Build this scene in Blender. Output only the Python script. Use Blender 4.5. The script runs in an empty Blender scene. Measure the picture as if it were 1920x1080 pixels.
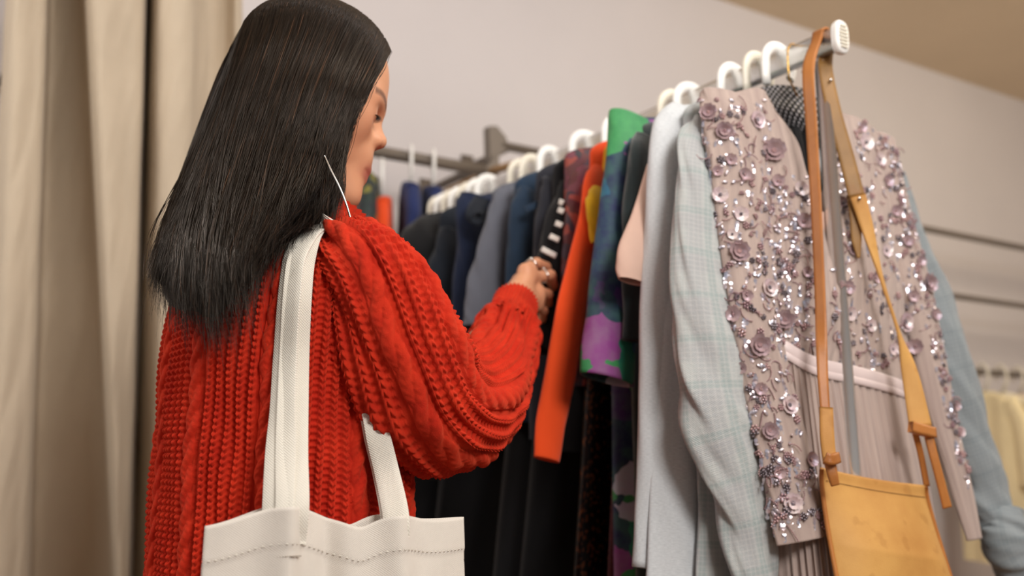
import bpy, math, random
import numpy as np
from mathutils import Vector, Matrix
from mathutils.bvhtree import BVHTree

random.seed(7)
rng = np.random.default_rng(7)
SC = bpy.context.scene
COL = SC.collection
PI = math.pi

# ------------------------------------------------------------------ camera
CAM = np.array([0.0, 0.0, 1.09])
PITCH = math.radians(9.7)
HEAD = math.radians(32.6)
FPX = 1867.0
FH = np.array([math.sin(HEAD), math.cos(HEAD), 0.0])
RT = np.array([math.cos(HEAD), -math.sin(HEAD), 0.0])
FW = math.cos(PITCH) * FH + math.sin(PITCH) * np.array([0, 0, 1.0])
UPV = -math.sin(PITCH) * FH + math.cos(PITCH) * np.array([0, 0, 1.0])

cd = bpy.data.cameras.new('camera')
cam = bpy.data.objects.new('camera', cd)
COL.objects.link(cam)
cam.location = CAM
cam.rotation_euler = (PI / 2 + PITCH, 0, -HEAD)
cd.sensor_width = 36
cd.lens = 35
cd.clip_start = 0.02
cd.dof.use_dof = True
cd.dof.focus_distance = 1.02
cd.dof.aperture_fstop = 3.2
SC.camera = cam

# ------------------------------------------------------------------ light
SC.view_settings.view_transform = 'Standard'
SC.view_settings.look = 'None'
SC.view_settings.gamma = 1
SC.view_settings.use_curve_mapping = False
SC.view_settings.exposure = -0.52
w = bpy.data.worlds.new('world')
SC.world = w
w.use_nodes = True
w.node_tree.nodes['Background'].inputs[0].default_value = (1.0, 0.97, 0.95, 1)
w.node_tree.nodes['Background'].inputs[1].default_value = 0.27

def area(name, loc, target, sx, sy, power, col):
    l = bpy.data.lights.new(name, 'AREA')
    l.shape = 'RECTANGLE'
    l.size = sx
    l.size_y = sy
    l.energy = power
    l.color = col
    o = bpy.data.objects.new(name, l)
    COL.objects.link(o)
    o.location = loc
    d = Vector(target) - Vector(loc)
    o.rotation_euler = d.to_track_quat('-Z', 'Y').to_euler()
    return o

area('ceiling_lamp', (1.25, 0.0, 2.72), (0.85, 0.95, 1.2), 1.2, 0.8, 38, (1.0, 0.96, 0.91))
area('rack_fill', (0.38, -1.2, 2.3), (0.9, 1.1, 1.2), .8, 0.6, 60, (1.0, 0.97, 0.93))  # added fill light, brightens the sleeves and fronts on the rack
area('window_daylight', (-2.0, 0.3, 2.1), (0.5, 1.9, 1.4), 1.0, 1.6, 9, (0.97, 0.98, 1.0))
area('curtain_fill', (-1.25, 1.45, 2.5), (0.35, 2.15, 1.3), .5, .5, 24, (1.0, 0.96, 0.92))  # added light for the curtain alone, gives its folds a bright and dark side
area('warm_lamp', (3.5, 0.7, 2.7), (3.2, 2.5, 1.3), 1.4, 0.9, 42, (1.0, 0.86, 0.66))
area('wall_wash', (1.4, 1.1, 2.74), (1.2, 2.5, 1.7), 2.0, 0.5, 13, (0.97, 0.97, 1.0))

# ------------------------------------------------------------------ helpers
def ray(px, py):
    return FW + (px - 960) / FPX * RT + (540 - py) / FPX * UPV

def P(px, py, d):
    return CAM + d * ray(px, py)

def PY(px, py, Y):
    r = ray(px, py)
    return CAM + r * ((Y - CAM[1]) / r[1])

def PX(px, py, X):
    r = ray(px, py)
    return CAM + r * ((X - CAM[0]) / r[0])

def proj(p):
    v = np.asarray(p) - CAM
    d = v @ FW
    return (960 + FPX * (v @ RT) / d, 540 - FPX * (v @ UPV) / d, d)

def lin(c):
    c = np.array(c, float) / 255.0
    return tuple(np.where(c <= 0.04045, c / 12.92, ((c + 0.055) / 1.055) ** 2.4))

def spline(pts, n):
    """Catmull-Rom through the rows of pts, n samples."""
    p = np.asarray(pts, float)
    m = len(p)
    if m == 2:
        t = np.linspace(0, 1, n)[:, None]
        return p[0] * (1 - t) + p[1] * t
    q = np.vstack([2 * p[0] - p[1], p, 2 * p[-1] - p[-2]])
    t = np.linspace(0, m - 1 - 1e-9, n)
    i = t.astype(int)
    f = (t - i)[:, None]
    a, b, c, d = q[i], q[i + 1], q[i + 2], q[i + 3]
    return 0.5 * (2 * b + (c - a) * f + (2 * a - 5 * b + 4 * c - d) * f ** 2 + (3 * b - a - 3 * c + d) * f ** 3)

def nrm(v):
    v = np.asarray(v, float)
    return v / np.maximum(np.linalg.norm(v, axis=-1, keepdims=True), 1e-9)

class Acc:
    def __init__(s):
        s.v, s.f, s.uv, s.n, s.mi = [], [], [], 0, []
    def add(s, V, F, uv=None, mi=0):
        V = np.asarray(V, float).reshape(-1, 3)
        F = np.asarray(F, int)
        s.v.append(V)
        s.uv.append(np.zeros((len(V), 2)) if uv is None else np.asarray(uv, float).reshape(-1, 2))
        s.f.append(F + s.n)
        s.mi.append(np.full(len(F), mi))
        s.n += len(V)
        return s
    def grid(s, V, cu=False, uv=None, cap=False, mi=0):
        V = np.asarray(V, float)
        n, m = V.shape[:2]
        I = np.arange(n * m).reshape(n, m)
        if cu:
            J = np.concatenate([I, I[:, :1]], 1)
        else:
            J = I
        F = np.stack([J[:-1, :-1], J[:-1, 1:], J[1:, 1:], J[1:, :-1]], -1).reshape(-1, 4)
        if uv is None:
            L = np.cumsum(np.concatenate([[0], np.linalg.norm(np.diff(V.mean(1), axis=0), axis=1)]))
            per = np.linalg.norm(np.diff(V, axis=1), axis=2).sum(1).mean()
            A = np.linspace(0, per, m)
            uv = np.stack(np.broadcast_arrays(A[None, :], L[:, None]), -1)
        s.add(V, F, uv, mi)
        if cap:
            base = s.n - n * m
            for r in (0, n - 1):
                c = V[r].mean(0)
                k = s.n
                s.v.append(c[None]); s.uv.append(np.zeros((1, 2))); s.n += 1
                row = base + I[r]
                nxt = np.roll(row, -1)
                s.f.append(np.stack([row, nxt, np.full(m, k)], 1))
                s.mi.append(np.full(m, mi))
        return s
    def tube(s, pts, r, n=8, cap=True, flat=None, side=None, mi=0):
        """sweep an ellipse along pts; flat = ratio of second axis; side fixes the first axis"""
        V = sweep(pts, r, n, flat, side)
        return s.grid(V, cu=True, cap=cap, mi=mi)
    def box(s, c, h, R=None, mi=0):
        q = np.array([[x, y, z] for x in (-1, 1) for y in (-1, 1) for z in (-1, 1)], float) * np.array(h)
        if R is not None:
            q = q @ np.array(R).T
        return s.add(q + np.array(c), [[0, 1, 3, 2], [4, 6, 7, 5], [0, 4, 5, 1], [2, 3, 7, 6], [0, 2, 6, 4], [1, 5, 7, 3]], mi=mi)
    def ball(s, c, r, n=8, m=6, mi=0, R=None):
        th = np.linspace(0, PI, m)[:, None]
        ph = np.linspace(0, 2 * PI, n, endpoint=False)[None]
        q = np.stack(np.broadcast_arrays(np.sin(th) * np.cos(ph), np.sin(th) * np.sin(ph), np.cos(th)), -1) * np.array(r)
        if R is not None:
            q = q @ np.array(R).T
        return s.grid(q + np.array(c), cu=True, mi=mi)
    def build(s, name, mats, parent=None, smooth=True, attr=None):
        me = bpy.data.meshes.new(name)
        V = np.concatenate(s.v)
        me.vertices.add(len(V))
        me.vertices.foreach_set('co', V.ravel())
        tot = np.concatenate([np.full(len(f), f.shape[1]) for f in s.f])
        li = np.concatenate([f.ravel() for f in s.f])
        me.loops.add(len(li))
        me.loops.foreach_set('vertex_index', li)
        me.polygons.add(len(tot))
        me.polygons.foreach_set('loop_start', np.concatenate([[0], np.cumsum(tot)[:-1]]))
        me.polygons.foreach_set('use_smooth', np.full(len(tot), smooth))
        me.polygons.foreach_set('material_index', np.concatenate(s.mi))
        uv = me.uv_layers.new(name='UVMap')
        uv.data.foreach_set('uv', np.concatenate(s.uv)[li].ravel())
        if attr is not None:
            a = me.color_attributes.new('tint', 'FLOAT_COLOR', 'POINT')
            a.data.foreach_set('color', np.concatenate([attr, np.ones((len(attr), 1))], 1).ravel())
        me.update(calc_edges=True)
        me.validate()
        for m in (mats if isinstance(mats, (list, tuple)) else [mats]):
            me.materials.append(m)
        o = bpy.data.objects.new(name, me)
        COL.objects.link(o)
        if parent is not None:
            put(o, parent)
        return o

def put(o, parent):
    o.parent = parent
    if parent.type == 'EMPTY':
        o.matrix_parent_inverse = Matrix.Translation(-Vector(parent.location))

def sweep(pts, r, n=8, flat=None, side=None):
    p = np.asarray(pts, float)
    k = len(p)
    r = np.broadcast_to(np.asarray(r, float), (k,))
    t = nrm(np.gradient(p, axis=0))
    if side is not None:
        a = np.broadcast_to(np.asarray(side, float), (k, 3))
        a = nrm(a - (a * t).sum(1, keepdims=True) * t)
    else:
        a = np.zeros((k, 3))
        v = np.array([0, 0, 1.0]) if abs(t[0][2]) < 0.9 else np.array([1.0, 0, 0])
        for i in range(k):
            v = v - (v @ t[i]) * t[i]
            v = v / np.linalg.norm(v)
            a[i] = v
    b = np.cross(t, a)
    ang = np.linspace(0, 2 * PI, n, endpoint=False)
    fl = 1.0 if flat is None else flat
    rb = r * fl
    return p[:, None] + r[:, None, None] * np.cos(ang)[None, :, None] * a[:, None] + rb[:, None, None] * np.sin(ang)[None, :, None] * b[:, None]

def strip(acc, pts, side, w, t, mi=0, n=40):
    """a strap: rounded rectangle section swept along pts; side = width direction(s), w = width(s)"""
    p = spline(pts, n)
    k = n
    sd = np.asarray(side, float)
    if sd.ndim == 2:
        sd = spline(sd, n)
    sd = np.broadcast_to(sd, (k, 3))
    ww = np.asarray(w, float)
    ww = np.interp(np.linspace(0, 1, k), np.linspace(0, 1, ww.size), ww.ravel())
    tg = nrm(np.gradient(p, axis=0))
    a = nrm(sd - (sd * tg).sum(1, keepdims=True) * tg)
    b = np.cross(tg, a)
    q = np.array([[-1, -.6], [-.96, -1], [-.5, -1], [0, -1], [.5, -1], [.96, -1], [1, -.6], [1, .6], [.96, 1], [.5, 1], [0, 1], [-.5, 1], [-.96, 1], [-1, .6]])
    V = p[:, None] + a[:, None] * (q[None, :, :1] * ww[:, None, None] / 2) + b[:, None] * (q[None, :, 1:] * t / 2)
    L = np.cumsum(np.concatenate([[0], np.linalg.norm(np.diff(p, axis=0), axis=1)]))
    uv = np.stack(np.broadcast_arrays(q[None, :, 0] * .5 * ww[:, None], L[:, None]), -1)
    acc.grid(V, cu=True, cap=True, uv=uv, mi=mi)
    return acc

def fold(shape, scale, seed, octaves=3):
    """smooth random field on a grid, about -1..1; scale = (cycles along rows, cycles along columns)"""
    r = np.random.default_rng(seed)
    n, m = shape
    y = np.linspace(0, 1, n)[:, None]
    x = np.linspace(0, 1, m, endpoint=False)[None]
    out = np.zeros(shape)
    for o in range(octaves):
        for _ in range(3):
            ky = scale[0] * (1.8 ** o) * r.uniform(.5, 1.3)
            kx = max(1, round(scale[1] * (1.8 ** o) * r.uniform(.5, 1.4)))
            sh = r.uniform(-1, 1) * 1.2
            out += np.sin(2 * PI * (ky * y + kx * x + sh * y * y) + r.uniform(0, 6.3)) / (1.9 ** o)
    return out / 3.2

def empty(name, loc):
    o = bpy.data.objects.new(name, None)
    o.empty_display_size = .05
    COL.objects.link(o)
    o.location = Vector(loc)
    return o

def tag(o, label, cat, group=None, kind=None):
    o['label'] = label
    o['category'] = cat
    if group:
        o['group'] = group
    if kind:
        o['kind'] = kind
    return o

def thing(name, loc, label, cat, group=None):
    return tag(empty(name, loc), label, cat, group)

# ------------------------------------------------------------------ materials
class NT:
    def __init__(s, name):
        s.m = bpy.data.materials.new(name)
        s.m.use_nodes = True
        s.t = s.m.node_tree
        s.b = s.t.nodes['Principled BSDF']
    def n(s, ty, **kw):
        x = s.t.nodes.new(ty)
        for k, v in kw.items():
            setattr(x, k, v)
        return x
    def set(s, node, inp, v):
        if isinstance(v, bpy.types.NodeSocket):
            s.t.links.new(v, node.inputs[inp])
        else:
            node.inputs[inp].default_value = v
    def math(s, op, a, b=0.0, c=0.0):
        x = s.n('ShaderNodeMath', operation=op)
        s.set(x, 0, a); s.set(x, 1, b); s.set(x, 2, c)
        return x.outputs[0]
    def mix(s, f, a, b, mode='MIX'):
        x = s.n('ShaderNodeMix', data_type='RGBA', blend_type=mode)
        s.set(x, 0, f)
        for i, c in ((6, a), (7, b)):
            s.set(x, i, c if isinstance(c, bpy.types.NodeSocket) else (*c[:3], 1))
        return x.outputs[2]
    def uv(s):
        return s.n('ShaderNodeTexCoord').outputs['UV']
    def obj(s):
        return s.n('ShaderNodeTexCoord').outputs['Object']
    def sc(s, vec, k):
        x = s.n('ShaderNodeMapping')
        s.t.links.new(vec, x.inputs[0])
        x.inputs['Scale'].default_value = k if isinstance(k, tuple) else (k, k, k)
        return x.outputs[0]
    def noise(s, vec, scale, detail=3, rough=.55):
        x = s.n('ShaderNodeTexNoise')
        s.t.links.new(vec, x.inputs['Vector'])
        x.inputs['Scale'].default_value = scale
        x.inputs['Detail'].default_value = detail
        x.inputs['Roughness'].default_value = rough
        return x.outputs['Fac']
    def ramp(s, f, stops, interp='LINEAR'):
        x = s.n('ShaderNodeValToRGB')
        s.t.links.new(f, x.inputs[0])
        e = x.color_ramp.elements
        x.color_ramp.interpolation = interp
        while len(e) < len(stops):
            e.new(.5)
        for i, (p, c) in enumerate(stops):
            e[i].position = p
            e[i].color = (*c[:3], 1)
        return x.outputs[0]
    def bump(s, h, strength=.3, dist=.001):
        x = s.n('ShaderNodeBump')
        s.set(x, 'Height', h)
        x.inputs['Strength'].default_value = strength
        x.inputs['Distance'].default_value = dist
        s.t.links.new(x.outputs[0], s.b.inputs['Normal'])
    def out(s, base, rough=.8, sheen=0., metal=0., spec=.5):
        s.set(s.b, 'Base Color', base if isinstance(base, bpy.types.NodeSocket) else (*base[:3], 1))
        s.set(s.b, 'Roughness', rough)
        s.b.inputs['Metallic'].default_value = metal
        s.b.inputs['Specular IOR Level'].default_value = spec
        if sheen:
            s.b.inputs['Sheen Weight'].default_value = sheen
            s.b.inputs['Sheen Roughness'].default_value = .5
        return s.m

def weave_h(t, uv, k):
    sx = t.n('ShaderNodeSeparateXYZ')
    t.t.links.new(uv, sx.inputs[0])
    a = t.math('SINE', t.math('MULTIPLY', sx.outputs[0], k))
    b = t.math('SINE', t.math('MULTIPLY', sx.outputs[1], k))
    return t.math('MULTIPLY', a, b), sx

def cloth(name, col, rough=.9, var=.12, weave=2600, sheen=.15, bump=.35, blot=9, spec=.25):
    t = NT(name)
    c = np.array(lin(col))
    uv = t.uv()
    f = t.noise(t.obj(), blot, 5, .65)
    base = t.ramp(f, [(.3, c * (1 - var)), (.7, np.minimum(c * (1 + var), 1))])
    h, _ = weave_h(t, uv, weave)
    h2 = t.noise(t.obj(), 60, 4)
    t.bump(t.math('ADD', h, t.math('MULTIPLY', h2, 2.5)), bump, .0006)
    return t.out(base, rough, sheen, spec=spec)

def plain(name, col, rough=.5, metal=0., spec=.5, var=.05, scale=20):
    t = NT(name)
    c = np.array(lin(col))
    f = t.noise(t.obj(), scale, 3)
    base = t.ramp(f, [(.3, c * (1 - var)), (.7, np.minimum(c * (1 + var), 1))])
    return t.out(base, rough, 0, metal, spec)

M = {}
M['chrome'] = plain('chrome', (224, 223, 222), .26, .78)
M['steel'] = plain('dull_steel', (120, 112, 102), .45, .85)
M['railmetal'] = plain('grey_painted_metal', (118, 108, 98), .5, .3)
M['white_plastic'] = plain('white_plastic', (238, 236, 232), .32, 0, .5)
M['ivory_plastic'] = plain('ivory_plastic', (226, 219, 203), .35, 0, .5)
M['gold'] = plain('gold_wire', (190, 150, 80), .25, 1.0)
M['silver'] = plain('silver', (215, 212, 208), .2, 1.0)
M['black'] = cloth('black_cloth', (11, 11, 14), var=.2)
M['black2'] = cloth('black_jacket_cloth', (16, 16, 19), var=.2)
M['navy'] = cloth('navy_cloth', (22, 32, 56), var=.2)
M['denim'] = cloth('denim_cloth', (30, 48, 68), var=.3, weave=1800)
M['slate'] = cloth('slate_cloth', (20, 26, 36), var=.2)
M['grey_tee'] = cloth('grey_jersey', (92, 94, 104), var=.1)
M['charcoal'] = cloth('charcoal_cloth', (40, 41, 49), var=.15)
M['orange'] = cloth('orange_cloth', (234, 78, 28), var=.06)
M['yellow'] = cloth('mustard_cloth', (205, 155, 22), var=.1)
M['pink'] = cloth('pale_pink_jersey', (214, 180, 164), var=.05)
M['teal'] = cloth('dark_velvet', (12, 28, 30), var=.5, sheen=.5)
M['cream'] = cloth('cream_cloth', (242, 230, 200), var=.08)
M['butter'] = cloth('butter_cloth', (242, 224, 178), var=.08)
M['blush'] = cloth('blush_cloth', (215, 185, 165), var=.08)
M['white_cloth'] = cloth('white_cloth', (225, 222, 215), var=.06)
M['blue_far'] = cloth('deep_blue_cloth', (28, 40, 84), var=.3)
M['trouser'] = cloth('trouser_cloth', (40, 44, 60), var=.2)
M['brown_cloth'] = cloth('rust_cloth', (190, 110, 60), var=.2)
M['canvas'] = cloth('cotton_canvas', (222, 214, 204), rough=.95, var=.05, weave=3200, bump=.45, blot=14)
M['webbing'] = cloth('cotton_webbing', (226, 220, 208), rough=.95, var=.04, weave=2400, bump=.5)

def knit_mat():
    t = NT('red_wool')
    o = t.obj()
    f = t.noise(o, 26, 5, .7)
    base = t.ramp(f, [(.3, lin((176, 34, 20))), (.7, lin((208, 54, 30)))])
    h = t.noise(t.sc(o, (1, 1, 1)), 900, 3, .7)
    t.bump(h, .55, .0012)
    m = t.out(base, .95, .35, spec=.15)
    t.b.inputs['Sheen Tint'].default_value = (*lin((255, 120, 80)), 1)
    return m
M['wool'] = knit_mat()

def skin_mat():
    t = NT('skin')
    a = t.n('ShaderNodeVertexColor', layer_name='tint').outputs[0]
    f = t.noise(t.obj(), 45, 4)
    base = t.mix(t.math('MULTIPLY', f, .25), a, lin((188, 116, 84)))
    t.bump(t.noise(t.obj(), 420, 3), .08, .0006)
    m = t.out(base, .42, 0, spec=.4)
    t.b.inputs['Subsurface Weight'].default_value = .12
    t.b.inputs['Subsurface Radius'].default_value = (.012, .005, .003)
    t.b.inputs['Subsurface Scale'].default_value = .6
    return m
M['skin'] = skin_mat()

def hair_mat():
    t = NT('dark_hair')
    uv = t.uv()
    f = t.noise(t.sc(uv, (260, 3, 1)), 1.0, 3)
    base = t.ramp(f, [(.40, lin((6, 4, 4))), (.58, lin((15, 10, 8))), (.72, lin((92, 64, 46)))])
    t.bump(t.noise(t.sc(uv, (700, 6, 1)), 1.0, 2), .5, .002)
    m = t.out(base, .29, 0, spec=.5)
    t.b.inputs['Specular Tint'].default_value = (1.0, .82, .68, 1)
    t.b.inputs['Anisotropic'].default_value = .5
    return m
M['hair'] = hair_mat()
M['lash'] = plain('black_lash', (14, 11, 10), .6)
M['eye'] = plain('eye_white', (225, 218, 212), .15)
M['iris'] = plain('dark_iris', (30, 20, 14), .1)

def curtain_mat():
    t = NT('linen_curtain')
    uv = t.uv()
    c = np.array(lin((202, 186, 164)))
    f = t.noise(t.obj(), 5, 6, .7)
    base = t.ramp(f, [(.3, c * .95), (.7, c * 1.04)])
    h, _ = weave_h(t, uv, 2000)
    slub = t.noise(t.sc(uv, (40, 600, 1)), 1, 3)
    wr = t.noise(t.obj(), 14, 4)
    t.bump(t.math('ADD', t.math('ADD', h, slub), t.math('MULTIPLY', wr, 6)), .35, .0015)
    m = t.out(base, .95, .1, spec=.15)
    return m
M['curtain'] = curtain_mat()

def wall_mat(name, col):
    t = NT(name)
    c = np.array(lin(col))
    f = t.noise(t.obj(), 2.2, 6)
    t.bump(t.noise(t.obj(), 180, 4), .12, .001)
    return t.out(t.ramp(f, [(.3, c * .97), (.7, c * 1.02)]), .85, spec=.25)
M['wall'] = wall_mat('painted_wall', (212, 206, 206))
M['ceiling'] = wall_mat('painted_ceiling', (232, 214, 186))

def floor_mat():
    t = NT('wood_floor')
    b = t.n('ShaderNodeTexBrick')
    t.t.links.new(t.obj(), b.inputs['Vector'])
    b.inputs['Color1'].default_value = (*lin((150, 112, 78)), 1)
    b.inputs['Color2'].default_value = (*lin((132, 96, 66)), 1)
    b.inputs['Mortar'].default_value = (*lin((60, 44, 30)), 1)
    b.inputs['Scale'].default_value = 3
    b.inputs['Mortar Size'].default_value = .004
    b.inputs['Brick Width'].default_value = 3
    b.inputs['Row Height'].default_value = .35
    return t.out(b.outputs[0], .4)
M['floor'] = floor_mat()

def plaid_mat(name, base, a, b, c, k=1.0):
    t = NT(name)
    uv = t.uv()
    h, sx = weave_h(t, uv, 2600)
    def lines(ch, per, width, ph):
        q = t.math('FRACT', t.math('ADD', t.math('MULTIPLY', sx.outputs[ch], 1 / per), ph))
        q = t.math('ABSOLUTE', t.math('SUBTRACT', q, .5))
        m = t.n('ShaderNodeMapRange', interpolation_type='SMOOTHSTEP')
        t.set(m, 0, q); t.set(m, 1, width); t.set(m, 2, width * .55); t.set(m, 3, 0.); t.set(m, 4, 1.)
        return m.outputs[0]
    col = t.mix(t.math('MULTIPLY', lines(0, .05 * k, .26, .1), .6), base, a)
    col = t.mix(t.math('MULTIPLY', lines(1, .056 * k, .24, .3), .55), col, a)
    col = t.mix(t.math('MULTIPLY', lines(0, .05 * k, .10, .45), .6), col, b)
    col = t.mix(t.math('MULTIPLY', lines(1, .056 * k, .10, .6), .6), col, b)
    col = t.mix(t.math('MULTIPLY', lines(0, .0062 * k, .2, .0), .3), col, c)
    col = t.mix(t.math('MULTIPLY', lines(1, .0064 * k, .2, .2), .3), col, c)
    t.bump(t.math('ADD', h, t.math('MULTIPLY', t.noise(uv, 300, 4), 3)), .5, .0008)
    return t.out(col, .92, .15, spec=.2)
M['plaid'] = plaid_mat('pale_plaid', lin((182, 186, 185)), lin((168, 169, 172)), lin((154, 167, 167)), lin((195, 194, 192)))
M['chambray'] = plaid_mat('grey_blue_plaid', lin((146, 153, 157)), lin((136, 144, 149)), lin((126, 136, 141)), lin((160, 166, 169)))

def heather_mat():
    t = NT('heather_grey_knit')
    uv = t.uv()
    f = t.noise(t.sc(uv, (180, 900, 1)), 1, 4, .7)
    base = t.ramp(f, [(.3, lin((184, 188, 192))), (.7, lin((218, 221, 224)))])
    h, _ = weave_h(t, uv, 3500)
    t.bump(h, .4, .0006)
    return t.out(base, .95, .25, spec=.15)
M['heather'] = heather_mat()

def tropical_mat(name='tropical_print', sc=17, stops=None, mixf=.35, off=(0, 0, 0)):
    t = NT(name)
    uv = t.obj()
    n = t.n('ShaderNodeTexNoise')
    t.t.links.new(uv, n.inputs['Vector'])
    n.inputs['Scale'].default_value = 22
    mx = t.n('ShaderNodeVectorMath', operation='MULTIPLY_ADD')
    t.t.links.new(n.outputs['Color'], mx.inputs[0])
    mx.inputs[1].default_value = (.06, .06, .06)
    mo = t.n('ShaderNodeVectorMath', operation='ADD')
    t.t.links.new(uv, mo.inputs[0])
    mo.inputs[1].default_value = off
    t.t.links.new(mo.outputs[0], mx.inputs[2])
    v = t.n('ShaderNodeTexVoronoi')
    t.t.links.new(mx.outputs[0], v.inputs['Vector'])
    v.inputs['Scale'].default_value = sc
    s = t.n('ShaderNodeSeparateColor')
    t.t.links.new(v.outputs['Color'], s.inputs[0])
    base = t.ramp(s.outputs[0], stops, 'CONSTANT')
    base = t.mix(mixf, base, t.ramp(t.noise(uv, 40, 3), [(.35, lin((20, 40, 90))), (.65, lin((90, 160, 120)))]))
    h, _ = weave_h(t, t.uv(), 3000)
    t.bump(h, .2, .0005)
    return t.out(base, .6, .05, spec=.4)
M['tropical'] = tropical_mat('tropical_print', 17, [(0, lin((22, 34, 72))), (.2, lin((52, 140, 72))), (.36, lin((66, 30, 96))), (.5, lin((30, 90, 120))), (.62, lin((24, 36, 80))), (.78, lin((186, 180, 204))), (.82, lin((20, 120, 90))), (.93, lin((150, 60, 140)))], off=(.62, .41, .13), mixf=.2)
M['paisley'] = tropical_mat('maroon_print', 55, [(0, lin((90, 26, 36))), (.35, lin((60, 30, 50))), (.6, lin((150, 60, 50))), (.75, lin((110, 40, 60))), (.9, lin((40, 20, 40)))], mixf=.05)
M['multi'] = tropical_mat('dark_floral_print', 26, [(0, lin((20, 20, 26))), (.4, lin((200, 70, 30))), (.55, lin((24, 22, 30))), (.75, lin((120, 110, 40))), (.86, lin((30, 30, 40)))], mixf=.08)
M['burgundy'] = cloth('burgundy_lace', (72, 16, 26), var=.35, blot=120)

def copper_mat():
    t = NT('copper_sequin_cloth')
    v = t.n('ShaderNodeTexVoronoi')
    t.t.links.new(t.uv(), v.inputs['Vector'])
    v.inputs['Scale'].default_value = 190
    s = t.n('ShaderNodeSeparateColor')
    t.t.links.new(v.outputs['Color'], s.inputs[0])
    base = t.ramp(s.outputs[0], [(0, lin((12, 8, 8))), (.5, lin((26, 14, 12))), (.86, lin((110, 60, 30)))], 'CONSTANT')
    t.bump(s.outputs[1], .8, .002)
    return t.out(base, .3, 0, .6)
M['copper'] = copper_mat()

def stripe_mat():
    t = NT('black_white_trim_cloth')
    uv = t.uv()
    sx = t.n('ShaderNodeSeparateXYZ')
    t.t.links.new(uv, sx.inputs[0])
    f = t.math('LESS_THAN', t.math('FRACT', t.math('MULTIPLY', sx.outputs[1], 1 / .034)), .3)
    return t.out(t.mix(f, lin((18, 18, 22)), lin((205, 192, 186))), .85, .1)
M['stripe'] = stripe_mat()

def tulle_mat():
    t = NT('mauve_tulle')
    o = t.obj()
    f = t.noise(t.sc(t.uv(), (90, 3, 1)), 1, 4, .6)
    base = t.ramp(f, [(.3, lin((160, 140, 134))), (.7, lin((190, 170, 160)))])
    h, _ = weave_h(t, t.uv(), 4200)
    t.bump(t.math('ADD', h, t.math('MULTIPLY', f, 2)), .35, .001)
    return t.out(base, .75, .2, spec=.3)
M['tulle'] = tulle_mat()
M['ribbon'] = plain('satin_ribbon', (214, 196, 194), .4, 0, .5)

def sequin_mat(name, c1, c2, thick, metal=.6, rough=.18):
    t = NT(name)
    f = t.noise(t.obj(), 70, 2)
    m = t.out(t.ramp(f, [(.35, lin(c1)), (.65, lin(c2))]), rough, 0, metal, .6)
    t.b.inputs['Thin Film Thickness'].default_value = thick
    t.b.inputs['Thin Film IOR'].default_value = 1.45
    return m
M['sequin'] = sequin_mat('iridescent_sequin', (226, 208, 210), (196, 200, 220), 420)
M['bead'] = sequin_mat('mauve_bead', (150, 120, 128), (186, 152, 150), 0, .45, .22)
M['dark_bead'] = sequin_mat('pewter_bead', (96, 88, 96), (150, 140, 146), 0, .7, .2)
M['petal'] = sequin_mat('mauve_petal', (182, 156, 156), (160, 136, 140), 330, .15, .3)
M['pearl'] = sequin_mat('pearl_petal', (226, 208, 204), (214, 190, 196), 360, .1, .25)

def leather(name, c1, c2, rough=.5):
    t = NT(name)
    o = t.obj()
    f = t.noise(o, 9, 5, .6)
    base = t.ramp(f, [(.3, lin(c1)), (.7, lin(c2))])
    spot = t.ramp(t.noise(o, 30, 2), [(.62, (0, 0, 0)), (.68, (1, 1, 1))])
    sr = t.n('ShaderNodeSeparateColor')
    t.t.links.new(spot, sr.inputs[0])
    base = t.mix(t.math('MULTIPLY', sr.outputs[0], .22), base, lin((140, 84, 26)))
    v = t.n('ShaderNodeTexVoronoi')
    t.t.links.new(o, v.inputs['Vector'])
    v.inputs['Scale'].default_value = 700
    t.bump(t.math('ADD', v.outputs['Distance'], t.noise(o, 60, 4)), .18, .0008)
    return t.out(base, rough, spec=.4)
M['leather'] = leather('tan_suede_leather', (184, 130, 66), (208, 158, 88), .6)
M['strap'] = leather('brown_strap_leather', (158, 96, 44), (188, 122, 62), .42)
M['strap_back'] = leather('olive_strap_leather', (122, 88, 44), (160, 118, 62), .5)
M['thread'] = plain('dark_thread', (96, 60, 24), .8)

def beaded_mat():
    t = NT('black_beaded_cloth')
    h, _ = weave_h(t, t.uv(), 620)
    f = t.n('ShaderNodeMapRange')
    t.set(f, 0, h); t.set(f, 1, .25); t.set(f, 2, .6); t.set(f, 3, 0.); t.set(f, 4, 1.)
    t.bump(h, .8, .003)
    return t.out(t.mix(f.outputs[0], lin((20, 19, 22)), lin((190, 186, 190))), .3, 0, .3)
M['beaded'] = beaded_mat()

# ------------------------------------------------------------------ the room
def struct(name, c, h, mat):
    o = Acc().box(c, h).build(name, mat, smooth=False)
    o['kind'] = 'structure'
    return o

WALL_Y = 2.55
struct('floor', (1.3, 0.6, -.02), (3.7, 2.6, .02), M['floor'])
struct('wall_back', (1.3, WALL_Y + .05, 1.4), (3.7, .05, 1.4), M['wall'])
struct('ceiling', (1.3, 0.6, 2.82), (3.7, 2.6, .02), M['ceiling'])
struct('wall_right', (5.05, 0.6, 1.4), (.05, 2.0, 1.4), M['wall'])
struct('baseboard_back', (1.3, WALL_Y - .008, .05), (3.7, .008, .05), M['white_plastic'])

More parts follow.
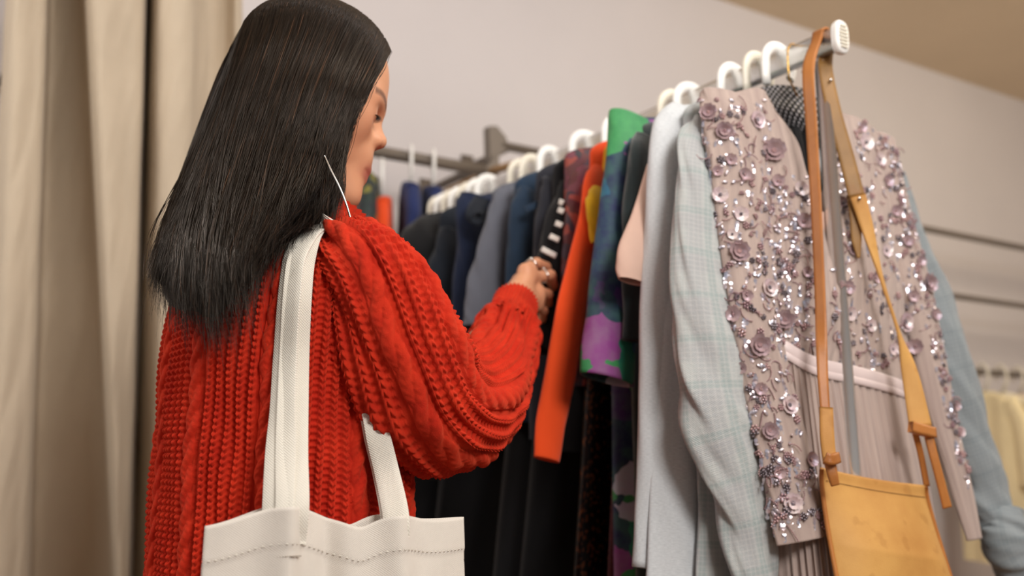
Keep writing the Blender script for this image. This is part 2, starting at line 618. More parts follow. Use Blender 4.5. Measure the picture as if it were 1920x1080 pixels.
# wall rails on brackets
def wall_rail(label, x0, x1, z, Y, r):
    t = thing('wall_rail', (x0, Y, z), label, 'rail')
    Acc().tube([(x0, Y, z), ((x0 + x1) / 2, Y, z), (x1, Y, z)], r, 12).build('bar', M['railmetal'], t)
    for x in (x0 + .03, x1 - .03):
        a = Acc().tube([(x, Y, z), (x, (Y + WALL_Y) / 2, z), (x, WALL_Y, z)], r * .8, 8)
        a.box((x, WALL_Y - .004, z), (.02, .004, .04))
        a.build('bracket', M['railmetal'], t)
    return t

pa = PY(940, 266, 2.30)
pb = PY(1925, 471, 2.30)
wall_rail('upper grey rail crossing the back wall behind the clothes rack', pa[0], pb[0] + .9, (pa[2] + pb[2]) / 2, 2.30, .013)
pc = PY(1700, 541, 2.30)
pd = PY(1925, 576, 2.30)
wall_rail('lower grey rail on the right wall side below the upper rail', pc[0], pd[0] + .9, (pc[2] + pd[2]) / 2, 2.30, .012)
pe = PY(640, 270, 2.26)
pf = PY(908, 322, 2.26)
wall_rail('left grey wall rail just in front of the woman with dark blue clothes', pe[0], pf[0], (pe[2] + pf[2]) / 2, 2.26, .016)
# the bracket plate with its angled arm
bt = PY(926, 238, 2.30)
bb = PY(930, 322, 2.30)
t = thing('shelf_bracket', bb, 'angular grey metal bracket with pointed top on the back wall', 'bracket')
V = [PY(917, 236, 2.29), PY(932, 236, 2.29), PY(950, 258, 2.29), PY(952, 278, 2.29), PY(936, 292, 2.29), PY(936, 328, 2.29), PY(906, 330, 2.29), PY(905, 318, 2.29), PY(919, 304, 2.29)]
n = len(V)
V = np.array(V + [p + np.array([0, .03, 0]) for p in V])
c1, c2 = V[:n].mean(0), V[n:].mean(0)
Vc = np.vstack([V, c1[None], c2[None]])
tri = [[i, (i + 1) % n, 2 * n] for i in range(n)] + [[n + (i + 1) % n, n + i, 2 * n + 1] for i in range(n)]
a = Acc().add(Vc, tri)
a.add(V, [[i, (i + 1) % n, n + (i + 1) % n, n + i] for i in range(n)])
a.build('bracket_plate', M['railmetal'], t, smooth=False)
a0 = PY(922, 322, 2.29)
Acc().tube([a0 + np.array([0, .25, 0]), a0, a0 + np.array([0, -.02, -.0]), a0 + np.array([-.01, -.2, -.02])], .012, 8).build('arm', plain('wooden_arm', (150, 116, 78), .6), t)

# curtain with deep folds
top = [(13, .02), (14, -.01), (17, -.05), (30, -.075), (60, -.07), (84, -.05), (91, .055), (104, .075), (140, .035), (154, .0), (158, -.06), (176, -.085), (230, -.075), (268, -.06), (276, .02), (284, .065), (292, -.045), (320, -.075), (358, -.07), (372, -.02), (392, .02), (425, .015), (446, -.01), (456, .01)]
bot = [(-46, .02), (-44, -.01), (-38, -.05), (-15, -.075), (25, -.07), (50, -.05), (56, .055), (72, .075), (140, .05), (205, .0), (219, -.05), (226, -.075), (232, -.07), (236, -.05), (240, .0), (250, .045), (268, .0), (290, -.045), (340, -.06), (362, -.02), (385, .02), (420, .015), (440, -.01), (452, .01)]
def cur(rows, py, n=420):
    p = np.array([PY(x, py, 2.15 + 1.5 * d) for x, d in rows])
    return spline(p, n)
T0, B0 = cur(top, -40), cur(bot, 1100)
nv = 120
vv = np.linspace(-.12, 1.25, nv)[:, None, None]
Vc = T0[None] * (1 - vv) + B0[None] * vv
zt, zb = T0[:, 2].mean(), B0[:, 2].mean()
Vc[:, :, 2] = (zt * (1 - vv) + zb * vv)[:, :, 0]
wr = fold((nv, 420), (5, 9), 3)
Vc[:, :, 1] += .004 * wr
t = thing('curtain', (.3, 2.15, .3), 'beige linen fitting room curtain hanging in deep folds', 'curtain')
a = Acc().grid(Vc)
L = np.concatenate([[0], np.cumsum(np.linalg.norm(np.diff(T0, axis=0), axis=1))])
a.uv[-1] = np.stack(np.broadcast_arrays(L[None, :], (vv * (zt - zb))[:, :, 0]), -1).reshape(-1, 2)
o = a.build('drape', M['curtain'], t)
m = o.modifiers.new('thick', 'SOLIDIFY'); m.thickness = .002
zc = float(Vc[0, :, 2].mean())
t = thing('curtain_rod', (0, 2.15, zc + .04), 'metal curtain rod above the beige curtain', 'rod')
Acc().tube([(-.6, 2.15, zc + .01), (.2, 2.15, zc + .01), (.72, 2.15, zc + .01)], .012, 12).build('rod', M['steel'], t)
wx = PY(4, 152, 2.5)
t = thing('wall_hook', wx, 'small dark hook on the wall at the far left beside the curtain', 'hook')
Acc().tube([(wx[0] - .03, WALL_Y, wx[2]), (wx[0], 2.5, wx[2]), (wx[0] + .002, 2.49, wx[2] + .01)], .01, 8).build('hook', M['charcoal'], t)

# ------------------------------------------------------------------ the clothes rack
RX = 1.10
re = PX(1572, 72, RX)
RZ = float(re[2])
RY0 = float(re[1])
RY1 = 2.08
rack = thing('clothes_rack', (RX, (RY0 + RY1) / 2, 0), 'chrome clothes rack with an oval rail full of clothes', 'rack')
def oval(y):
    ang = np.linspace(0, 2 * PI, 20, endpoint=False)
    e = .62
    return np.stack([RX + .0095 * np.sign(np.cos(ang)) * np.abs(np.cos(ang)) ** e, np.full(20, y), RZ + .018 * np.sign(np.sin(ang)) * np.abs(np.sin(ang)) ** e], -1)
Acc().grid(np.array([oval(y) for y in np.linspace(RY0, RY1, 12)]), cu=True, cap=True).build('rail', M['chrome'], rack)
a = Acc()
cap = []
for y, s in ((RY0 + .002, .95), (RY0 - .001, 1.0), (RY0 - .006, 1.0), (RY0 - .0085, .9)):
    ang = np.linspace(0, 2 * PI, 28, endpoint=False)
    cap.append(np.stack([RX + .0135 * s * np.sign(np.cos(ang)) * np.abs(np.cos(ang)) ** .75, np.full(28, y), RZ + .025 * s * np.sign(np.sin(ang)) * np.abs(np.sin(ang)) ** .75], -1))
a.grid(np.array(cap), cu=True, cap=True)
capo = a.build('end_cap', M['white_plastic'], rack)
a = Acc()
for k in range(7):
    z = RZ + (k - 3) * .0052
    hw = .0085 * math.sqrt(max(.1, 1 - ((k - 3) / 4.2) ** 2))
    a.box((RX, RY0 - .0092, z), (hw, .0015, .0012))
a.build('ridges', M['ivory_plastic'], capo, smooth=False)
# near post leans slightly, as the whole rack does
n0 = PX(1543, 130, RX); n1 = PX(1594, 800, RX)
py_top = PY(1541, 118, RY0 + .035)
py_bot = PY(1592, 800, RY0 - .0)
dirv = (py_bot - py_top) / (py_top[2] - py_bot[2])
foot = py_top + dirv * (py_top[2] - .06)
Acc().tube([py_top, (py_top + foot) / 2, foot], .0108, 14).build('post', M['chrome'], rack)
far_foot = np.array([RX, RY1 - .04, .06])
Acc().tube([(RX, RY1 - .04, RZ), (RX, RY1 - .04, .8), far_foot], .0085, 14).build('post', M['chrome'], rack)
for f in (foot, far_foot):
    a = Acc().tube([(f[0] - .25, f[1], .06), (f[0], f[1], .065), (f[0] + .25, f[1], .06)], .012, 10)
    fo = a.build('foot', M['chrome'], rack)
    for s in (-.24, .24):
        Acc().ball((f[0] + s, f[1], .025), (.025, .014, .025), 14, 8).build('wheel', M['black'], fo)

# ------------------------------------------------------------------ hangers
def hanger(Y, label, mat='white_plastic', yaw=0., x=RX, z=None, wire=False, group='white plastic hangers on the chrome rail', arm=.185, drop=0.):
    z = RZ if z is None else z
    t = thing('clothes_hanger', (x, Y, z - .075), label, 'hanger', group)
    R = np.array([[math.cos(yaw), -math.sin(yaw), 0], [math.sin(yaw), math.cos(yaw), 0], [0, 0, 1]])
    ang = np.radians(np.linspace(-35, 180, 22))
    r = .0295 if not wire else .024
    top_in = .018 + (.0035 if not wire else .0012)
    cz = top_in + .006 - r if not wire else top_in - r
    hook = [(r * math.cos(q), 0, cz + r * math.sin(q)) for q in ang]
    hook += [(-r, 0, cz - .022), (-r * .95, 0, cz - .036)] + ([(-r * .6, 0, cz - .05), (0, 0, -.075)] if not drop else [])
    hk = np.array([(x, Y, z)]) + np.array(hook) @ R.T
    a = Acc()
    if wire:
        a.tube(np.vstack([hk, hk[-1] + np.array([.02, 0, -.03])]), .0014, 8)
    else:
        a.tube(hk, .0080, 12, flat=.62, side=R @ np.array([0.2, 0, 1.0]) if False else None)
    a.build('hook', M[mat], t)
    if drop:
        return t
    b = Acc()
    pts = [(-arm, 0, -.128), (-arm * .6, 0, -.108), (-.03, 0, -.080), (0, 0, -.074), (.03, 0, -.080), (arm * .6, 0, -.108), (arm, 0, -.128)]
    b.tube(np.array([(x, Y, z)]) + spline(pts, 24) @ R.T, .005 if not wire else .0016, 8)
    b.build('arms', M[mat], t)
    return t

def rail_y(px, py):
    return float(PX(px, py, RX - .01)[1])

HN = [  # hook apex pixel, material, what hangs on it
    (1450, 80, 'white_plastic', 'white plastic hanger nearest the rail end holding the beaded dress'),
    (1412, 94, 'ivory_plastic', 'ivory plastic hanger just behind the nearest white hook'),
    (1366, 116, 'white_plastic', 'white plastic hanger hook above the left shoulder of the beaded dress'),
    (1286, 152, 'white_plastic', 'white plastic hanger of the heather grey sweater'),
    (1256, 163, 'ivory_plastic', 'ivory hanger tucked behind the grey sweater hook'),
    (1148, 217, 'white_plastic', 'white plastic hanger rising behind the green tropical shirt'),
    (1090, 246, 'white_plastic', 'white plastic hanger standing apart above the orange sleeve'),
    (1026, 277, 'white_plastic', 'white plastic hanger above the charcoal jacket'),
    (992, 288, 'ivory_plastic', 'ivory hanger left of the charcoal jacket hook'),
    (972, 296, 'ivory_plastic', 'ivory hanger above the grey jersey top'),
    (910, 328, 'white_plastic', 'white hanger above the navy jacket, rightmost of the far cluster'),
    (893, 333, 'white_plastic', 'second white hanger from the right in the far cluster'),
    (877, 340, 'ivory_plastic', 'third hanger from the right in the far cluster'),
    (860, 350, 'white_plastic', 'middle white hanger of the far cluster'),
    (846, 356, 'ivory_plastic', 'ivory hanger left of the middle in the far cluster'),
    (832, 362, 'white_plastic', 'second hanger from the left in the far cluster'),
    (819, 370, 'ivory_plastic', 'leftmost hanger at the far end of the rail'),
]
for i, (px, py, mt, lab) in enumerate(HN):
    hanger(rail_y(px, py + 12), lab, mt, yaw=rng.uniform(-.12, .12), drop=i < 3, arm=.09)
hanger(rail_y(1482, 92), 'thin gold wire hanger holding the black beaded dress', 'gold', yaw=.25, wire=True, group=None, drop=True)

# ------------------------------------------------------------------ garments on the rack
GG = 'clothes hanging on the chrome rail'
def body(acc, Y, w_sh=.185, w_hem=.2, z_neck=None, z_sh=None, z_hem=.82, thick=.028, seed=0, xc=RX, lean=0., n=90, m=120, neck=.055, foldamp=.012):
    z_neck = RZ - .062 if z_neck is None else z_neck
    z_sh = RZ - .112 if z_sh is None else z_sh
    s = np.linspace(0, 1, n)
    k = .22
    wv = np.where(s < k, neck + (w_sh - neck) * np.sin(np.clip(s / k, 0, 1) * PI / 2) ** .8, w_sh + (w_hem - w_sh) * np.clip((s - k) / (1 - k), 0, 1))
    zv = np.where(s < k, z_neck + (z_sh - z_neck) * (s / k) ** 1.15, z_sh + (z_hem - z_sh) * np.clip((s - k) / (1 - k), 0, 1))
    tv = thick * (.35 + .65 * np.clip(s / .4, 0, 1))
    ang = np.linspace(0, 2 * PI, m, endpoint=False)
    ca, sa = np.cos(ang), np.sin(ang)
    X = xc + wv[:, None] * np.sign(ca) * np.abs(ca) ** .75
    f = fold((n, m), (1.2, 5), seed + 11)
    g = np.clip((s - .1) / .5, 0, 1)[:, None]
    Yv = Y + tv[:, None] * np.sign(sa) * np.abs(sa) ** .8 * (1 + .25 * f * g) + foldamp * g * np.sin((X - xc) * 34 + seed + 1.5 * s[:, None]) + lean * (z_sh - zv)[:, None]
    Z = np.broadcast_to(zv[:, None], X.shape) + 0 * X
    V = np.stack([X, Yv, Z], -1)
    acc.grid(V, cu=True)
    return V

def sleeve(acc, rows, seed=0, n=80, m=48, flat=.5, amp=.1, cap_top=True, sc=(2.2, 2)):
    """rows: (py, x_left, x_right, plane Y); an oval cloth tube through them, hanging in that plane"""
    r = np.array(rows, float)
    C, W = [], []
    for py, xl, xr, Y in r:
        c = PY((xl + xr) / 2, py, Y)
        d = (c - CAM) @ FW
        C.append(c); W.append((xr - xl) / 2 / FPX * d / .88)
    C = spline(C, n)
    W = np.interp(np.linspace(0, 1, n), np.linspace(0, 1, len(W)), W)
    W = np.convolve(np.pad(W, 4, mode='edge'), np.ones(9) / 9, 'valid')
    tg = nrm(np.gradient(C, axis=0))
    u = np.array([1.0, 0, 0]) - tg * tg[:, :1]
    u = nrm(u)
    v = np.cross(tg, u)
    ang = np.linspace(0, 2 * PI, m, endpoint=False)
    f = 1 + amp * fold((n, m), sc, seed + 5)
    V = C[:, None] + (W[:, None] * f)[:, :, None] * (np.cos(ang)[None, :, None] * u[:, None] + flat * np.sin(ang)[None, :, None] * v[:, None])
    # hem turned inside so that the end reads as cloth, not a solid
    inner = C[-6:][::-1][:, None] + (V[-6:][::-1] - C[-6:][::-1][:, None]) * .9
    V = np.concatenate([V, inner])
    if cap_top:
        V = np.concatenate([(C[0] + (V[0] - C[0]) * .05)[None] + np.array([0, 0, .004]), V])
    acc.grid(V, cu=True)
    return V

def garment(name, label, cat, Y, mat, sleeves=(), z_hem=.8, w=.185, thick=.026, seed=1, flat=.5, amp=.1, body_kw=None, hem=.01, has_body=True, right_sleeve=True):
    t = thing(name, (RX, Y, RZ - .07), label, cat, GG)
    if has_body:
        a = Acc()
        body(a, Y, w_sh=w, w_hem=w + hem, z_hem=z_hem, thick=thick, seed=seed, **(body_kw or {}))
        a.build('body', M[mat], t)
    for k, rows in enumerate(sleeves):
        a = Acc()
        sleeve(a, rows, seed + 3 * k, flat=flat, amp=amp)
        a.build('sleeve', M[mat], t)
    return t

def plainsleeve(Y, x0=None, drop=.5, r=.05, out=-.03, seed=0):
    pass

# far to near.  sleeve rows: (py, xl, xr, Y)
garment('black_jacket', 'black jacket hanging nearest to her shoulder at the far end', 'jacket', 1.78, 'black',
        [[(425, 800, 862, 1.76), (470, 748, 850, 1.74), (560, 742, 845, 1.72), (700, 745, 850, 1.70), (900, 750, 850, 1.70)]], z_hem=.62, seed=21, w=.2)
garment('slate_shirt', 'dark slate shirt between the black jacket and the navy jacket', 'shirt', 1.70, 'slate',
        [[(440, 826, 880, 1.68), (500, 806, 870, 1.66), (580, 796, 860, 1.65), (680, 792, 850, 1.64), (730, 792, 850, 1.64)]], z_hem=1.15, seed=22)
g = garment('navy_jacket', 'navy blue jacket with flat shoulder and dark collar', 'jacket', 1.60, 'navy',
        [[(372, 862, 925, 1.585), (400, 857, 925, 1.58), (500, 853, 925, 1.57), (650, 845, 925, 1.56), (740, 842, 920, 1.55)]], z_hem=1.15, seed=23, thick=.03)
a = Acc()
for yy in (0,):
    p = [PY(905, 372, 1.53), PY(890, 395, 1.52), PY(893, 412, 1.51), PY(918, 404, 1.51), PY(938, 385, 1.52)]
    strip(a, p, (0, .6, .8), .03, .004)
a.build('collar', M['slate'], g)
garment('grey_jersey_top', 'grey jersey top with long tapering sleeve in front of the navy jacket', 'top', 1.50, 'grey_tee',
        [[(362, 938, 985, 1.48), (400, 918, 972, 1.47), (480, 893, 962, 1.455), (560, 874, 958, 1.445), (620, 866, 955, 1.44)]], z_hem=1.15, seed=24)
g = garment('denim_jacket', 'blue denim jacket next to the grey jersey top', 'jacket', 1.42, 'denim',
        [[(362, 970, 1015, 1.41), (400, 957, 1012, 1.40), (480, 950, 1012, 1.39), (600, 948, 1012, 1.385), (700, 946, 1010, 1.38)]], z_hem=1.15, seed=25)
a = Acc()
strip(a, [PY(986, 394, 1.355), PY(998, 388, 1.35), PY(1010, 382, 1.35)], (0, .3, 1), .012, .004)
a.build('shoulder_tab', M['denim'], g)
garment('charcoal_jacket', 'charcoal jacket with smooth shoulder behind the striped trim', 'jacket', 1.35, 'charcoal',
        [[(345, 1018, 1078, 1.335), (380, 1010, 1072, 1.33), (460, 1000, 1066, 1.325), (560, 985, 1062, 1.32), (660, 975, 1060, 1.315)]], z_hem=1.12, seed=26)
g = garment('black_cardigan', 'black cardigan edged with short white bars beside her hand', 'cardigan', 1.30, 'black2',
        [[(350, 1052, 1090, 1.29), (400, 1030, 1085, 1.28), (480, 1006, 1075, 1.27), (560, 1004, 1066, 1.265), (660, 1000, 1060, 1.26)]], z_hem=1.1, seed=27)
a = Acc()
for (x0, y0, x1, y1) in [(1049, 378, 1056, 381), (1047, 393, 1057, 397), (1042, 418, 1054, 423), (1031, 442, 1048, 450), (1015, 466, 1042, 480)]:
    strip(a, [PY(x0, y0, 1.248), PY((x0 + x1) / 2, (y0 + y1) / 2, 1.243), PY(x1, y1, 1.24)], (0, .1, 1), .0088, .003, n=8)
a.build('white_trim', M['white_cloth'], g)
garment('maroon_blouse', 'maroon patterned blouse showing behind the orange sleeve', 'blouse', 1.27, 'paisley',
        [[(318, 1092, 1130, 1.255), (350, 1066, 1125, 1.245), (420, 1056, 1115, 1.24), (500, 1052, 1100, 1.24), (600, 1040, 1090, 1.24)]], z_hem=1.2, seed=28, body_kw=dict(z_sh=RZ - .1))
garment('copper_sequin_dress', 'dark dress with copper sequins low beside the orange cuff', 'dress', 1.25, 'copper', z_hem=.6, seed=29, w=.14, body_kw=dict(z_sh=RZ - .2, z_neck=RZ - .1), hem=.09)
g = garment('orange_shirt', 'orange shirt with long narrow sleeve hanging down', 'shirt', 1.205, 'orange',
        [[(318, 1112, 1140, 1.195), (345, 1094, 1136, 1.185), (420, 1082, 1128, 1.175), (560, 1048, 1104, 1.165), (700, 1020, 1082, 1.16), (800, 1004, 1060, 1.155), (862, 1000, 1050, 1.15)]], z_hem=1.28, seed=30, amp=.05, flat=.4)
garment('mustard_top', 'mustard yellow top with rolled edge between orange and tropical shirts', 'top', 1.185, 'yellow',
        [[(362, 1108, 1150, 1.165), (385, 1098, 1145, 1.155), (420, 1100, 1145, 1.150), (455, 1108, 1145, 1.150)]], z_hem=1.34, seed=31, w=.17)
garment('burgundy_lace_dress', 'burgundy lace dress showing low behind the tropical shirt', 'dress', 1.175, 'burgundy', z_hem=.6, seed=32, w=.13, body_kw=dict(z_sh=RZ - .2, z_neck=RZ - .1), hem=.07)
g = garment('tropical_shirt', 'green, navy and purple tropical print shirt with wide sleeve', 'shirt', 1.14, 'tropical',
        [[(232, 1142, 1240, 1.125), (280, 1136, 1235, 1.11), (380, 1124, 1220, 1.095), (500, 1108, 1205, 1.085), (620, 1094, 1198, 1.075), (712, 1084, 1190, 1.07)]], z_hem=.78, seed=33, amp=.06, flat=.45, body_kw=dict(z_sh=RZ - .085, z_neck=RZ - .05))
garment('velvet_top', 'black green velvet top tucked beside the tropical shirt', 'top', 1.105, 'teal',
        [[(262, 1190, 1232, 1.075), (300, 1176, 1228, 1.06), (400, 1168, 1225, 1.05), (520, 1166, 1220, 1.045), (640, 1166, 1215, 1.045)]], z_hem=.8, seed=34)
g = garment('pink_tee', 'pale pink T-shirt with short open sleeve beside the grey sweater', 'shirt', 1.085, 'pink',
        [[(318, 1212, 1250, 1.04), (370, 1196, 1248, 1.03), (430, 1176, 1240, 1.02), (475, 1158, 1228, 1.012), (505, 1152, 1218, 1.008), (528, 1158, 1212, 1.005)]], z_hem=.98, seed=35, amp=.03, flat=.4, body_kw=dict(z_sh=RZ - .14, z_neck=RZ - .1), w=.17)
g = garment('grey_sweater', 'heather grey fine knit sweater with long straight sleeve', 'sweater', 1.03, 'heather',
        [[(226, 1248, 1330, 1.02), (250, 1226, 1320, 1.015), (320, 1210, 1300, 1.005), (500, 1203, 1285, .995), (700, 1196, 1278, .985), (900, 1190, 1260, .975), (1066, 1184, 1240, .97)]], z_hem=.76, seed=36, amp=.06, body_kw=dict(z_sh=RZ - .1))
a = Acc()
sleeve(a, [(300, 1262, 1340, 1.0), (500, 1242, 1330, .985), (700, 1228, 1335, .975), (900, 1214, 1335, .965), (1100, 1206, 1340, .955), (1250, 1206, 1340, .95)], 77, flat=.3, amp=.13, sc=(.6, 3))
a.build('side_panel', M['heather'], g)

# pale plaid shirt: left sleeve, body and its right sleeve swinging out behind the dress
g = thing('plaid_shirt', (RX, .975, RZ - .07), 'pale blue grey plaid shirt with long crumpled sleeve beside the beaded dress', 'shirt', GG)
a = Acc(); body(a, .985, w_sh=.185, w_hem=.2, z_hem=.7, seed=40, thick=.03); a.build('body', M['plaid'], g)
a = Acc()
sleeve(a, [(232, 1298, 1345, .965), (270, 1275, 1350, .955), (350, 1262, 1358, .94), (480, 1256, 1370, .925), (600, 1252, 1395, .915), (720, 1264, 1415, .905), (800, 1275, 1432, .90), (900, 1318, 1445, .895), (1000, 1352, 1456, .89), (1100, 1372, 1470, .885), (1200, 1380, 1475, .88)], 41, n=140, m=64, flat=.42, amp=.18, sc=(4.0, 3))
a.build('sleeve', M['plaid'], g)
a = Acc()
sleeve(a, [(700, 1300, 1350, .945), (850, 1305, 1372, .94), (1000, 1300, 1385, .935), (1150, 1296, 1390, .93)], 44, flat=.3, amp=.15, sc=(1, 3))
a.build('front_panel', M['plaid'], g)
g = thing('chambray_shirt', (RX, 1.02, RZ - .07), 'grey blue chambray shirt whose rolled right sleeve hangs out behind the dress', 'shirt', GG)
a = Acc(); body(a, 1.0, w_sh=.19, w_hem=.2, z_hem=.75, seed=45, thick=.02, xc=RX + .03); a.build('body', M['chambray'], g)
a = Acc()
sleeve(a, [(330, 1640, 1700, .99), (450, 1680, 1740, .985), (560, 1705, 1790, .98), (680, 1735, 1828, .97), (800, 1770, 1858, .965), (900, 1800, 1890, .96), (975, 1822, 1912, .955)], 46, n=110, m=60, flat=.6, amp=.13, sc=(4, 3))
a.build('sleeve', M['chambray'], g)
a = Acc()
sleeve(a, [(955, 1838, 1918, .95), (985, 1836, 1930, .945), (1020, 1840, 1945, .94), (1060, 1868, 1975, .935), (1105, 1905, 2005, .93)], 47, n=60, m=60, flat=.7, amp=.16, sc=(3, 2))
a.build('rolled_cuff', M['chambray'], g)
a = Acc()
p = [PY(1722, 452, .985), PY(1745, 500, .98), PY(1778, 532, .975), PY(1762, 548, .975), PY(1735, 540, .98)]
pp = np.array(p); cc = pp.mean(0)
Vt = np.vstack([pp, pp + np.array([0, .008, 0]), cc[None] + [0, -.006, 0], cc[None] + [0, .014, 0]])
a.add(Vt, [[i, (i + 1) % 5, 10] for i in range(5)] + [[5 + (i + 1) % 5, 5 + i, 11] for i in range(5)])
a.add(Vt, [[i, (i + 1) % 5, 5 + (i + 1) % 5, 5 + i] for i in range(5)])
a.build('collar_point', M['chambray'], g)

# dark long dresses low on the rail, filling the space behind her elbow
garment('black_long_dress', 'long black dress hanging low behind her elbow', 'dress', 1.66, 'black', z_hem=.45, seed=51, w=.15, body_kw=dict(z_sh=RZ - .2, z_neck=RZ - .1), hem=.1)
garment('navy_long_dress', 'long dark navy dress hanging low left of the copper dress', 'dress', 1.46, 'black2', z_hem=.45, seed=52, w=.14, body_kw=dict(z_sh=RZ - .2, z_neck=RZ - .1), hem=.1)
garment('black_skirt_dress', 'black dress with full skirt directly below her hand', 'dress', 1.38, 'black', z_hem=.45, seed=53, w=.14, body_kw=dict(z_sh=RZ - .2, z_neck=RZ - .1), hem=.11)
garment('floral_long_dress', 'long dark green and purple dress low between tropical shirt and grey sweater', 'dress', 1.125, 'tropical', z_hem=.5, seed=54, w=.13, body_kw=dict(z_sh=RZ - .2, z_neck=RZ - .1), hem=.05)

# ------------------------------------------------------------------ clothes on the wall rails
def far_garment(name, label, cat, px, py, Y, mat, halfw, length, rail_z, group, hang='white_plastic', yaw=.0):
    c = PY(px, py, Y)
    hanger_z = rail_z
    t = thing(name, (c[0], Y, rail_z - .08), label, cat, group)
    a = Acc()
    n, m = 40, 48
    s = np.linspace(0, 1, n)
    wv = np.where(s < .2, .04 + (halfw - .04) * np.sin(s / .2 * PI / 2), halfw * (1 + .1 * (s - .2)))
    zv = rail_z - .075 - np.where(s < .2, s / .2 * .06, .06 + (s - .2) / .8 * (length - .06))
    ang = np.linspace(0, 2 * PI, m, endpoint=False)
    X = wv[:, None] * np.cos(ang)
    D = (.02 + .02 * s[:, None]) * np.sin(ang) + .008 * np.sin(X * 50 + px)
    ca, sa = math.cos(yaw), math.sin(yaw)
    V = np.stack([c[0] + X * ca - D * sa, Y + X * sa + D * ca, np.broadcast_to(zv[:, None], X.shape)], -1)
    a.grid(V, cu=True)
    a.build('body', M[mat], t)
    for sgn in (-1, 1):
        b = Acc()
        p = [(sgn * halfw * .8, 0, -.12), (sgn * halfw * 1.1, 0, -.2), (sgn * halfw * 1.2, 0, -.32), (sgn * halfw * 1.22, 0, -.42)]
        q = spline(p, 20)
        q = np.stack([c[0] + q[:, 0] * ca, Y + q[:, 0] * sa, rail_z + q[:, 2]], -1)
        b.tube(q, np.linspace(.035, .04, 20), 16, flat=.6)
        b.build('sleeve', M[mat], t)
    hanger(Y, hang.split('_')[0] + ' hanger of the ' + name.replace('_', ' ') + (' on the left wall rail' if halfw < .165 else ' on the right background rail'), hang, yaw=yaw, x=c[0], z=rail_z, group=None, arm=halfw * .8)
    return t

LZ = (pe[2] + pf[2]) / 2
FG = 'clothes on the left wall rail'
SIDE = 1.15
far_garment('printed_shirt', 'black shirt with orange print on the wall rail by her chin', 'shirt', 690, 330, 2.26, 'multi', .16, .6, LZ, FG, yaw=SIDE)
far_garment('orange_blouse', 'bright orange top on the wall rail between her chin and the blue top', 'top', 716, 330, 2.26, 'orange', .12, .5, LZ - .05, FG, yaw=SIDE)
far_garment('blue_shirt', 'deep blue top hanging on the left wall rail', 'top', 770, 330, 2.26, 'blue_far', .13, .6, LZ, FG, yaw=SIDE)
far_garment('blue_dress', 'deep blue dress beside the blue top on the left wall rail', 'dress', 812, 330, 2.26, 'blue_far', .12, .7, LZ, FG, yaw=SIDE)

# right background rail with pale clothes
rz_ = float(PY(1870, 700, 2.2)[2])
x0_ = float(PY(1800, 700, 2.2)[0])
wall_rail('low rail of pale clothes in the right background', x0_, x0_ + 1.3, rz_, 2.2, .012)
RG = 'pale clothes on the right background rail'
far_garment('butter_blouse', 'butter yellow blouse leftmost on the right background rail', 'blouse', 1842, 700, 2.2, 'butter', .17, .62, rz_, RG, 'ivory_plastic', yaw=1.2)
far_garment('cream_blouse', 'cream blouse in the middle of the right background rail', 'blouse', 1876, 700, 2.2, 'cream', .17, .6, rz_, RG, 'ivory_plastic', yaw=1.25)
far_garment('blush_dress', 'blush dress near the right edge on the background rail', 'dress', 1908, 700, 2.2, 'blush', .17, .7, rz_, RG, 'ivory_plastic', yaw=1.2)

# ------------------------------------------------------------------ the woman: implicit body
def seg(p, a, b, ra, rb):
    a = np.asarray(a, float); b = np.asarray(b, float)
    d = b - a
    t = np.clip(((p - a) @ d) / max(d @ d, 1e-12), 0, 1)
    return np.linalg.norm(p - a - t[:, None] * d, axis=1) - (ra + (rb - ra) * t)

def ell(p, c, r, R=None):
    q = p - np.asarray(c, float)
    if R is not None:
        q = q @ R
    r = np.asarray(r, float)
    k0 = np.linalg.norm(q / r, axis=1)
    k1 = np.linalg.norm(q / r ** 2, axis=1)
    return k0 * (k0 - 1) / np.maximum(k1, 1e-9)

def smin(a, b, k):
    h = np.clip(.5 + .5 * (b - a) / k, 0, 1)
    return b + (a - b) * h - k * h * (1 - h)

def ssub(a, b, k):      # a minus b
    return -smin(-a, b, k)

yaw, pit, rol = math.radians(-11), math.radians(-17), math.radians(0)
Fv = np.array([math.cos(pit) * math.cos(yaw), math.cos(pit) * math.sin(yaw), math.sin(pit)])
Lv = nrm(np.cross([0, 0, 1.0], Fv))
Uv = np.cross(Fv, Lv)
Lv, Uv = math.cos(rol) * Lv + math.sin(rol) * Uv, math.cos(rol) * Uv - math.sin(rol) * Lv
RH = np.stack([Fv, Lv, Uv], 1)
dH = 1.165
NOSE = np.array([.1065, 0, -.024])
HC = P(725, 270, dH + (RH @ NOSE) @ FW) - RH @ NOSE
def hw_(q):
    return HC + RH @ np.asarray(q, float)
print('head', HC, 'chin', proj(hw_((.08, 0, -.108))), 'eye', proj(hw_((.082, -.03, .004))), 'top', proj(hw_((-.012, 0, .117))))

